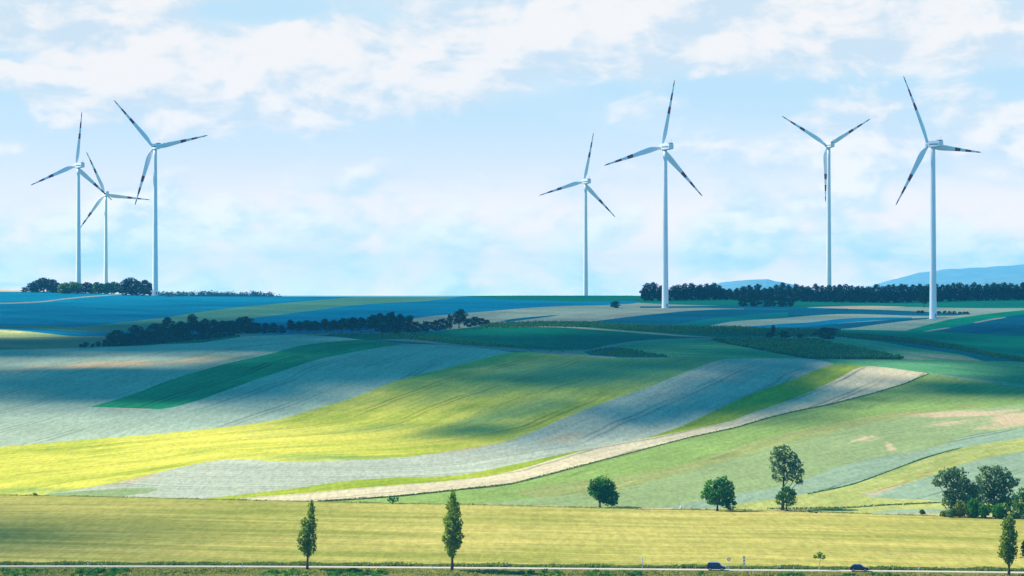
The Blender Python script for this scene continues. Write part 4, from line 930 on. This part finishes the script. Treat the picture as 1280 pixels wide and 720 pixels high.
# ------------------------------------------------------------------ cars
GLASS = paint('car_glass', (0.02, 0.025, 0.03), 0.08, spec=0.7, dirt=0)
TYRE = paint('tyre', (0.02, 0.02, 0.02), 0.9)
RIM = paint('rim', (0.45, 0.46, 0.48), 0.35, 0.8)
LAMPW = paint('headlight', (0.75, 0.77, 0.8), 0.15); LAMPR = paint('tail_light', (0.4, 0.02, 0.02), 0.25)
BLACKP = paint('black_trim', (0.025, 0.025, 0.028), 0.6)
def car(name, label, u, v, L, hgt, col, tall):
    p = W(u, v); b = W(u+12, v+0.15); a = math.atan2(b.y-p.y, b.x-p.x)
    t = thing(name, label, 'car', p, a, 'cars on the country road')
    P = paint('car_paint', col, 0.25, 0.2, 0.6, dirt=0.05)
    h = L/2; w = 0.88
    # side outline: lower body (front at +x), then the cabin
    low = [(-h, .55), (-h+.04, .32), (-h+.25, .24), (h-.3, .22), (h-.05, .32), (h, .52), (h-.03, .68), (h-.25, .80), (h-1.0 if tall else h-1.15, .93), (-h+.15, .96), (-h+.02, .85)]
    if tall: cab = [(-h+.10, .93), (-h+.22, hgt-.14), (-h+.5, hgt), (0.25, hgt), (0.62, hgt-.1), (h-.92, .92)]
    else: cab = [(-h+.16, .93), (-h+.52, hgt-.16), (-h+.95, hgt), (-.05, hgt), (.32, hgt-.1), (h-1.1, .91)]
    def prism(m, prof, w0, w1, z0, z1, mi=0):
        ws = [w0+(w1-w0)*max(0, min(1, (z-z0)/(z1-z0))) for x, z in prof]
        n = len(prof)
        vs = [(x, y, z) for (x, z), y in zip(prof, ws)]+[(x, -y, z) for (x, z), y in zip(prof, ws)]
        fs = [tuple(range(n))[::-1], tuple(range(n, 2*n))]+[(i, (i+1) % n, n+(i+1) % n, n+i) for i in range(n)]
        m.add(vs, fs, mi)
    m = MB(); prism(m, low, w-.03, w, .2, .9); prism(m, cab, w-.04, w-.2, .93, hgt)
    bo = m.build('body', P, t)
    bv = bo.modifiers.new('b', 'BEVEL'); bv.width = .05; bv.segments = 2; bv.limit_method = 'ANGLE'
    for sy in (-1, 1):
        m = MB(); wi = w-.04
        def wy(z): return sy*(wi-(.16)*(z-.93)/(hgt-.93)+.012)
        x0, x1 = cab[0][0]+.35, cab[-1][0]-.22
        q1 = [(x0, .99), (x0+(.2 if tall else .45), hgt-.13), (-.15, hgt-.11), (-.12, .99)]; q2 = [(-.04, .99), (-.07, hgt-.11), (cab[4][0]-.12, hgt-.17), (x1, .99)]
        for q in (q1, q2): m.add([(x, wy(z), z) for x, z in q]+[(x, wy(z)-sy*.03, z) for x, z in q], [(0, 1, 2, 3), (7, 6, 5, 4), (0, 4, 5, 1), (1, 5, 6, 2), (2, 6, 7, 3), (3, 7, 4, 0)])
        m.build('side_window', GLASS, t)
    m = MB(); xa, za = cab[-1]; xb, zb = cab[4]
    m.add([(xa+.0, -.66, za+.06), (xa, .66, za+.06), (xb+.03, .58, zb), (xb+.03, -.58, zb), (xa+.03, -.66, za+.06), (xa+.03, .66, za+.06), (xb+.06, .58, zb), (xb+.06, -.58, zb)], [(0, 1, 2, 3), (7, 6, 5, 4), (0, 4, 5, 1), (2, 6, 7, 3), (1, 5, 6, 2), (0, 3, 7, 4)])
    m.build('windscreen', GLASS, t)
    m = MB(); xa, za = cab[0]; xb, zb = cab[1]
    m.add([(xa-.01, -.62, za+.1), (xa-.01, .62, za+.1), (xb-.02, .56, zb-.03), (xb-.02, -.56, zb-.03), (xa+.03, -.62, za+.1), (xa+.03, .62, za+.1), (xb+.02, .56, zb-.03), (xb+.02, -.56, zb-.03)], [(3, 2, 1, 0), (4, 5, 6, 7), (0, 1, 5, 4), (2, 3, 7, 6), (1, 2, 6, 5), (0, 4, 7, 3)])
    m.build('rear_window', GLASS, t)
    for sx in (-h+.72, h-.78):
        for sy in (-1, 1):
            def ring(r, y): return [(r*math.cos(2*math.pi*j/20), y, r*math.sin(2*math.pi*j/20)) for j in range(20)]
            wo = bpy.data.objects.new('wheel', None); COL.objects.link(wo); wo.parent = t; wo.location = (sx, sy*(w-.1), .31)
            m = MB(); m.rings([ring(.27, -.1), ring(.31, -.07), ring(.31, .07), ring(.27, .1)]); m.build('tyre', TYRE, wo, smooth=False)
            m = MB(); m.rings([ring(.2, -.115), ring(.19, .115)]); m.build('rim', RIM, wo)
    for sy in (-1, 1):
        m = MB(); m.box(h-.22, h-.02, sy*.6-.16, sy*.6+.16, .6, .74, bev=.03); m.build('headlight', LAMPW, t)
        m = MB(); m.box(-h-.01, -h+.12, sy*.72-.1, sy*.72+.1, .7, 1.0 if tall else .88, bev=.03); m.build('tail_light', LAMPR, t)
        m = MB(); m.box(h-1.35, h-1.18, sy*(w+.08)-.09, sy*(w+.08)+.09, .92, 1.05, bev=.03); m.build('mirror', P, t)
    m = MB(); m.box(-h-.02, -h+.1, -.75, .75, .3, .44, bev=.03); m.box(h-.1, h+.02, -.75, .75, .28, .42, bev=.03); m.build('bumper', BLACKP, t)
car('parked_car', 'dark blue tall hatchback on the road left of the red and white signs', 895.5, float(rb_u(895.5))-1.1, 3.95, 1.62, (0.015, 0.03, 0.13), True)
car('parked_car', 'dark purple-blue low hatchback on the road right of the young tree', 1074.5, float(rb_u(1074.5))-1.1, 3.95, 1.45, (0.03, 0.02, 0.08), False)

# ------------------------------------------------------------------ roadside signs and posts
SIGNW = paint('sign_white', (0.82, 0.82, 0.80), 0.4, dirt=0.05); SIGNR = paint('sign_red', (0.55, 0.03, 0.03), 0.4, dirt=0.05); STEEL = paint('galvanised', (0.5, 0.52, 0.53), 0.4, 0.6)
def sign_round(u, v):
    p = W(u, v); t = thing('road_sign', 'small red-rimmed white sign on a thin post right of the taller blue car', 'sign', p)
    m = MB(); m.cyl(0, 0, -.3, 2.2, .04, .04, 10); m.build('post', STEEL, t)
    def disc(r, y0, y1, z): return [[(r*math.cos(2*math.pi*j/28), y, z+r*math.sin(2*math.pi*j/28)) for j in range(28)] for y in (y0, y1)]
    m = MB(); m.rings(disc(.36, -.075, -.05, 2.05)); bd = m.build('sign_board', SIGNR, t)
    m = MB(); m.rings(disc(.25, -.082, -.0755, 2.05)); m.build('sign_face', SIGNW, bd)
sign_round(911, 711.4)
def striped(u, v):
    p = W(u, v); t = thing('striped_sign', 'tall narrow white board with red stripes on a post at the roadside', 'sign', p)
    m = MB(); m.cyl(0, 0, -.3, 2.8, .045, .045, 10); m.build('post', STEEL, t)
    m = MB(); m.box(-.22, .22, -.1, -.06, .95, 2.9, bev=.012); bd = m.build('sign_board', SIGNW, t)
    m = MB()
    for z in (1.05, 1.75, 2.45): m.add([(-.2, -.104, z), (.2, -.104, z+.2), (.2, -.104, z+.42), (-.2, -.104, z+.22), (-.2, -.0985, z), (.2, -.0985, z+.2), (.2, -.0985, z+.42), (-.2, -.0985, z+.22)], [(0, 1, 2, 3), (7, 6, 5, 4), (0, 4, 5, 1), (1, 5, 6, 2), (2, 6, 7, 3), (3, 7, 4, 0)])
    m.build('stripes', SIGNR, bd)
striped(930, 712.6)
p = W(803, 711.2); t = thing('marker_pole', 'thin white marker pole beside the road left of the cars', 'pole', p)
m = MB(); m.cyl(0, 0, -.3, 1.3, .05, .05, 10); m.build('post', STEEL, t)
m = MB(); m.box(-.12, .12, -.08, .08, 1.3, 2.45, bev=.02); m.build('marker_board', SIGNW, t)
def delineator(u, v, far):
    p = W(u, v)
    if delineator.first is None:
        t = thing('delineator_post', 'x', 'post', p)
        m = MB(); m.box(-.09, .09, -.06, .06, -.2, 1.0, bev=.02); m.build('post', SIGNW, t)
        m = MB(); m.box(-.094, .094, -.064, .064, .68, .86, bev=.005); m.build('reflector_band', BLACKP, t)
        delineator.first = t
    else: t = copy_tree(delineator.first)
    t.location = p
    props(t, 'short white delineator post on the field side of the road' if far else 'short white delineator post on the bank side of the road', 'post', 'delineator posts on the field side' if far else 'delineator posts on the bank side')
delineator.first = None
for u in (110, 287, 461, 633, 975, 1148): delineator(u, float(rb_u(u))-3.1, True)
for u in (127, 303, 540, 992): delineator(u, float(rb_u(u))+.2, False)
p = W(851, 636.6); t = thing('marker_stone', 'white boundary marker at the far edge of the near field', 'marker', p)
m = MB(); kk = p.y/F; m.cyl(0, 0, -.2, 3.0*kk, 1.5*kk, 1.1*kk, 12); m.cyl(0, 0, 3.0*kk+.003, 4.8*kk, .8*kk, .5*kk, 12); m.build('stone', SIGNW, t)
for i, (u, v) in enumerate([(1010, 637), (1050, 635.6), (1092, 634), (1129, 631.8), (1122, 641.5)]):
    p = W(u, v); t = thing('boundary_peg', 'small white peg along the low hedge below the yellow meadow', 'post', p, 0, 'white pegs by the meadow hedge')
    m = MB(); m.box(-.12, .12, -.12, .12, -.2, .55, bev=.03); m.build('peg', SIGNW, t)

# ------------------------------------------------------------------ cloud layer that shades the far land (added unseen above and left of the view, cover shaped to the wanted shade)
LU = [-220, 0, 160, 320, 480, 640, 800, 960, 1120, 1280, 1480]
LROWS = {
 360: [.95, .95, .95, .9, .75, .7, .65, .62, .7, .7, .7], 372: [.7, .8, .85, .75, .6, .6, .6, .6, .65, .65, .65], 385: [.5, .5, .55, .55, .5, .5, .55, .5, .6, .6, .55],
 400: [.42, .42, .4, .35, .3, .5, .45, .42, .52, .48, .4], 408: [.2, .2, .15, .1, .2, .55, .45, .35, .45, .3, .3], 416: [1., 1., .12, .1, .12, .45, .2, .12, .15, .2, .2], 421: [.6, .5, .15, .1, .12, .35, .15, .12, .12, .25, .25],
 426: [.15, .15, .15, .1, .12, .3, .12, .12, .12, .25, .25], 436: [.1, .1, .1, .09, .08, .12, .2, .15, .15, .2, .2], 443: [.12, .12, .28, .3, .09, .15, .2, .15, .2, .22, .22],
 449: [.3, .36, .58, .25, .09, .22, .2, .15, .3, .2, .2], 456: [.5, .55, .45, .1, .09, .28, .25, .15, .8, .15, .15], 465: [.2, .17, .1, .09, .12, .35, .3, .13, .95, .12, .12],
 480: [.22, .15, .09, .09, .2, .4, .32, .08, .85, .08, .08], 489: [.22, .15, .09, .1, .3, .36, .34, .07, .3, .15, .15], 497: [.28, .22, .14, .2, .42, .35, .32, .06, .5, .75, .8], 510: [.55, .5, .45, .42, .65, .36, .22, .15, .95, 1, 1],
 525: [.8, .8, .75, .72, .8, .5, .26, .45, 1, 1, 1], 540: [.9, .9, .9, .92, .75, .36, .5, .95, 1, 1, 1], 556: [1, 1, 1, 1, .9, .65, .9, 1, 1, 1, 1], 575: [1]*11, 618: [1]*11,
 632: [.7, .75, .85, .95, 1, 1, 1, 1, 1, 1, 1], 650: [.45, .5, .72, .92, 1, 1, 1, 1, 1, 1, 1], 668: [.28, .3, .52, .86, 1, 1, 1, 1, 1, 1, 1], 682: [.32, .38, .56, .86, 1, 1, 1, 1, 1, 1, 1], 705: [.6, .65, .75, .9, 1, 1, 1, 1, 1, 1, 1], 730: [.9, .9, .95, 1, 1, 1, 1, 1, 1, 1, 1], 900: [1]*11}
_lv = np.array(sorted(LROWS)); _lg = np.array([LROWS[v] for v in _lv], float)
DEEP = [(905, 492, 120, 11, -0.34, 0.95), (975, 464, 60, 7, -0.25, 0.8), (590, 538, 75, 7, -0.12, 0.5), (700, 470, 150, 10, -0.1, 0.35), (1215, 487, 110, 8, 0.08, 0.95), (1075, 502, 45, 3.5, -0.3, 0.6), (560, 452, 90, 14, -0.15, 0.8), (250, 478, 200, 9, -0.1, 0.6), (740, 425, 90, 8, 0, 0.5)]
def sunshare(u, v):
    u = np.clip(u, LU[0], LU[-1]); v = np.clip(v, _lv[0], _lv[-1])
    i = np.clip(np.searchsorted(_lv, v)-1, 0, len(_lv)-2); t = (v-_lv[i])/(_lv[i+1]-_lv[i]); t = t*t*(3-2*t)
    cols = np.array(LU, float); j = np.clip(np.searchsorted(cols, u)-1, 0, len(cols)-2); s = (u-cols[j])/(cols[j+1]-cols[j]); s = s*s*(3-2*s)
    dk = np.ones_like(np.asarray(u, float))
    for (u0, v0, hw, hh, sl, am) in DEEP: dk = dk*(1-am*np.exp(-(((u-u0)/hw)**2+((v-v0-sl*(u-u0))/hh)**2)))
    return dk*((_lg[i, j]*(1-s)+_lg[i, j+1]*s)*(1-t)+(_lg[i+1, j]*(1-s)+_lg[i+1, j+1]*s)*t)

def build_shading_cloud():
    h = 620.0; step = 14.0
    gx = np.arange(-780, 800, step); gy = np.arange(560, 3250, step)   # where its shade falls on the land
    X, Y = np.meshgrid(gx, gy)
    def alpha(px, py):
        u, v = row_of(px, py)
        uc = np.clip(u, -220, 1480)
        L = sunshare(uc, v)
        n = (np.sin(px/31+py/47)+np.sin(px/17-py/29+1)+np.sin(py/19+px/57+2)+np.sin(px/11+py/13))*0.035
        L = np.clip((L-0.12)*1.136+n*(4*L*(1-L)+.1), 0.004, 1)
        edge = sstep(np.abs(u-630), 850, 1250)
        fade = sstep(py, 3250, 2900)
        a = (1-np.sqrt(L))*(1-edge)*fade
        return np.clip(a, 0, 1)
    A = alpha(X.ravel(), Y.ravel()).reshape(X.shape)
    thick = 6+38*np.clip(A*1.4, 0, 1)*(0.75+0.25*np.sin(X/37)*np.sin(Y/53))
    u0, v0 = row_of(X.ravel(), Y.ravel()); gz = (-(v0-360)/F*Y.ravel()).reshape(X.shape)
    def place(zc):
        s = (zc-gz)/SUN.z; return np.stack([X+SUN.x*s, Y+SUN.y*s, zc+0*X], -1)
    B = place(h-thick*.35); Tp = place(h+thick*.65)
    ny, nx = X.shape; V = np.concatenate([B.reshape(-1, 3), Tp.reshape(-1, 3)]); off = nx*ny
    f = []
    for i in range(ny-1):
        for j in range(nx-1):
            q = (i*nx+j, i*nx+j+1, (i+1)*nx+j+1, (i+1)*nx+j)
            if max(A[i, j], A[i, j+1], A[i+1, j], A[i+1, j+1]) > .012: f.append(q[::-1]); f.append(tuple(x+off for x in q))
    m, nt = new_mat('shading_cloud')
    at = N(nt, 'ShaderNodeAttribute', attribute_name='cover')
    d = N(nt, 'ShaderNodeBsdfDiffuse', ins={'Color': (0.30, 0.42, 0.52, 1)}); tr = N(nt, 'ShaderNodeBsdfTranslucent', ins={'Color': (0.02, 0.06, 0.10, 1)})
    ad = N(nt, 'ShaderNodeMixShader', ins={0: .5, 1: d.outputs[0], 2: tr.outputs[0]}); tp = N(nt, 'ShaderNodeBsdfTransparent')
    mx = N(nt, 'ShaderNodeMixShader'); nt.links.new(at.outputs['Fac'], mx.inputs[0]); nt.links.new(tp.outputs[0], mx.inputs[1]); nt.links.new(ad.outputs[0], mx.inputs[2])
    out(nt, mx.outputs[0])
    o = mesh_obj('shading_cloud_layer', V, f, m, smooth=True, attrs={'cover': ('FLOAT', np.concatenate([A.ravel(), A.ravel()]))})
    props(o, kind='structure')
build_shading_cloud()

# ------------------------------------------------------------------ air
HAZE_DENSITY = 4.6e-5
m, nt = new_mat('air')
pv = N(nt, 'ShaderNodeVolumePrincipled', ins={'Color': (0.07, 0.54, 1.0, 1), 'Density': HAZE_DENSITY, 'Anisotropy': 0.2})
nt.links.new(pv.outputs[0], N(nt, 'ShaderNodeOutputMaterial').inputs['Volume'])
mb = MB(); mb.box(-24000, 27000, -60, 19000, -170, 185)
props(mb.build('haze', m), kind='stuff', label='pale blue haze lying over the far fields and hills', cat='haze')

# ------------------------------------------------------------------ sky and sun
w = bpy.data.worlds.new('World'); scene.world = w; w.use_nodes = True
nt = w.node_tree; nt.nodes.clear()
BG = 0.12
sky = N(nt, 'ShaderNodeTexSky', sky_type='NISHITA'); sky.sun_disc = False
sky.sun_elevation = SUN_EL; sky.sun_rotation = math.atan2(SUN.x, SUN.y); sky.air_density = 1.0; sky.dust_density = 0.0; sky.ozone_density = 5.0
tc = N(nt, 'ShaderNodeTexCoord'); sp = N(nt, 'ShaderNodeSeparateXYZ', ins={0: tc.outputs['Generated']})
az = math_n(nt, 'ARCTAN2', sp.outputs[0], sp.outputs[1]); el = math_n(nt, 'ARCSINE', sp.outputs[2])
DU = math_n(nt, 'MULTIPLY', az, F); DV = math_n(nt, 'MULTIPLY', el, F)       # angles in the photo's pixel-sized units; 360 = 5 degrees up
def skynoise(sx, sy, det, rough, seed, dist=0.0):
    cb = N(nt, 'ShaderNodeCombineXYZ', ins={0: math_n(nt, 'MULTIPLY', DU, sx), 1: math_n(nt, 'MULTIPLY', DV, sy), 2: seed})
    return N(nt, 'ShaderNodeTexNoise', ins={'Vector': cb.outputs[0], 'Scale': 1.0, 'Detail': det, 'Roughness': rough, 'Distortion': dist}).outputs[0]
def blob(u, v, hu, hv):
    a = math_n(nt, 'DIVIDE', math_n(nt, 'SUBTRACT', DU, u-640), hu); b = math_n(nt, 'DIVIDE', math_n(nt, 'SUBTRACT', DV, 360-v), hv)
    q = math_n(nt, 'ADD', math_n(nt, 'MULTIPLY', a, a), math_n(nt, 'MULTIPLY', b, b))
    return math_n(nt, 'EXPONENT', math_n(nt, 'MULTIPLY', q, -1.0))
def addup(xs):
    s = xs[0]
    for x in xs[1:]: s = math_n(nt, 'ADD', s, x)
    return s
def wt(x, k): return math_n(nt, 'MULTIPLY', x, k)
puff = skynoise(1/125, 1/72, 9.0, 0.54, 2.3, 0.25)
veil = skynoise(1/330, 1/70, 5.0, 0.55, 7.1, 0.2)
puff_l = N(nt, 'ShaderNodeTexNoise', ins={'Vector': N(nt, 'ShaderNodeCombineXYZ', ins={0: math_n(nt, 'MULTIPLY', math_n(nt, 'ADD', DU, -16.0), 1/125), 1: math_n(nt, 'MULTIPLY', math_n(nt, 'ADD', DV, 14.0), 1/72), 2: 2.3}).outputs[0], 'Scale': 1.0, 'Detail': 9.0, 'Roughness': 0.54, 'Distortion': 0.25}).outputs[0]
billow_light = math_n(nt, 'SUBTRACT', puff, puff_l)  # light from the upper left put into the colour of the cloud billows
shade = skynoise(1/120, 1/45, 6.0, 0.6, 11.7, 0.3)
clouds_at = [(90, 40, 170, 60, .55), (270, 100, 190, 62, .60), (360, 80, 120, 40, .35), (470, 60, 110, 45, .45), (560, 30, 130, 40, .35), (730, 45, 160, 55, .45), (940, 40, 190, 52, .55), (1090, 30, 150, 45, .55), (1230, 40, 110, 60, .45), (590, 102, 60, 18, .35), (690, 105, 60, 12, .2),
             (280, 285, 150, 34, .30), (470, 292, 60, 24, .22), (940, 270, 50, 42, .40), (740, 290, 120, 30, .22), (1180, 190, 120, 40, .22), (990, 190, 90, 36, .22), (1200, 290, 120, 36, .2), (60, 290, 110, 38, .25)]
gaps = [(330, 16, 90, 16, .5), (470, 25, 60, 14, .25), (20, 72, 40, 12, .5), (420, 190, 300, 34, .55), (880, 112, 260, 20, .45), (680, 165, 110, 34, .4), (1240, 100, 120, 26, .3), (640, 20, 24, 18, .3), (80, 205, 120, 26, .35)]
c = addup([wt(blob(*q[:4]), q[4]) for q in clouds_at]); g = addup([wt(blob(*q[:4]), q[4]) for q in gaps])
low = math_n(nt, 'SUBTRACT', c, g)
cov = math_n(nt, 'ADD', math_n(nt, 'MULTIPLY_ADD', puff, 2.6, -1.16), low)
white = smooth_n(nt, cov, -0.10, 0.40)
veilf = smooth_n(nt, math_n(nt, 'ADD', math_n(nt, 'ADD', math_n(nt, 'MULTIPLY_ADD', veil, 1.5, -0.55), wt(low, .7)), smooth_n(nt, DV, 190.0, 0.0)), 0.0, 0.9)
EX = 2**EXPOSURE*BG
def skyc(rgb): return tuple(float(x) for x in lin(rgb)/EX)
base = mixc(nt, smooth_n(nt, DV, -20.0, 260.0), tuple(a*b for a, b in zip(skyc((236, 237, 240)), (1.38, 1.07, .95))), skyc((196, 228, 246)))
c1 = mixc(nt, wt(veilf, .85), base, mixc(nt, smooth_n(nt, DV, 0.0, 220.0), tuple(a*b for a, b in zip(skyc((243, 241, 242)), (1.38, 1.07, .95))), skyc((228, 239, 247))))
cl = mixc(nt, smooth_n(nt, addup([shade, wt(cov, .18), wt(billow_light, 1.6)]), 0.38, 0.80), skyc((210, 228, 241)), skyc((252, 248, 245)))
c2 = mixc(nt, wt(white, .92), c1, cl)
boost = N(nt, 'ShaderNodeVectorMath', operation='SCALE'); nt.links.new(c2, boost.inputs[0])
bst = math_n(nt, 'MULTIPLY_ADD', math_n(nt, 'EXPONENT', math_n(nt, 'MULTIPLY', DV, -1/110.0)), 0.42, 1.02)
nt.links.new(bst, boost.inputs['Scale'])
c2 = boost.outputs[0]
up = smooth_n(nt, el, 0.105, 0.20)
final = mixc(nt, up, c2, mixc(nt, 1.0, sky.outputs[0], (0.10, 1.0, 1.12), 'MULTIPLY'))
# below the horizon the world stays dim earth, it lies behind the ground
final = mixc(nt, smooth_n(nt, el, -0.01, -0.05), final, (0.6, 0.7, 0.6))
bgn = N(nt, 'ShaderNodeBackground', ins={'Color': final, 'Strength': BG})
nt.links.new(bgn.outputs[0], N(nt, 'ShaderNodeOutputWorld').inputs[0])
w.cycles.sampling_method = 'MANUAL'; w.cycles.sample_map_resolution = 1024

sd = bpy.data.lights.new('sun', 'SUN'); sd.energy = SUN_STRENGTH; sd.angle = R(0.5); sd.color = (1.0, 0.93, 0.82)
so = bpy.data.objects.new('sun', sd); COL.objects.link(so); so.location = (0, 0, 300)
so.rotation_euler = (-SUN).to_track_quat('-Z', 'Y').to_euler()

# ------------------------------------------------------------------ camera
cd = bpy.data.cameras.new('camera'); cd.sensor_width = 36; cd.lens = 36*F/1280; cd.clip_start = 0.5; cd.clip_end = 60000
co = bpy.data.objects.new('camera', cd); COL.objects.link(co); co.location = (0, 0, 0); co.rotation_euler = (R(90), 0, 0)
scene.camera = co
vs = scene.view_settings; vs.view_transform = 'Standard'; vs.look = 'None'; vs.exposure = EXPOSURE; vs.gamma = 1; vs.use_curve_mapping = False
cy = scene.cycles
cy.use_denoising = True
try: cy.denoiser = 'OPENIMAGEDENOISE'; cy.denoising_input_passes = 'RGB_ALBEDO_NORMAL'
except Exception: pass
cy.max_bounces = 6; cy.diffuse_bounces = 2; cy.volume_bounces = 1; cy.transparent_max_bounces = 16
cy.sample_clamp_indirect = 4.0
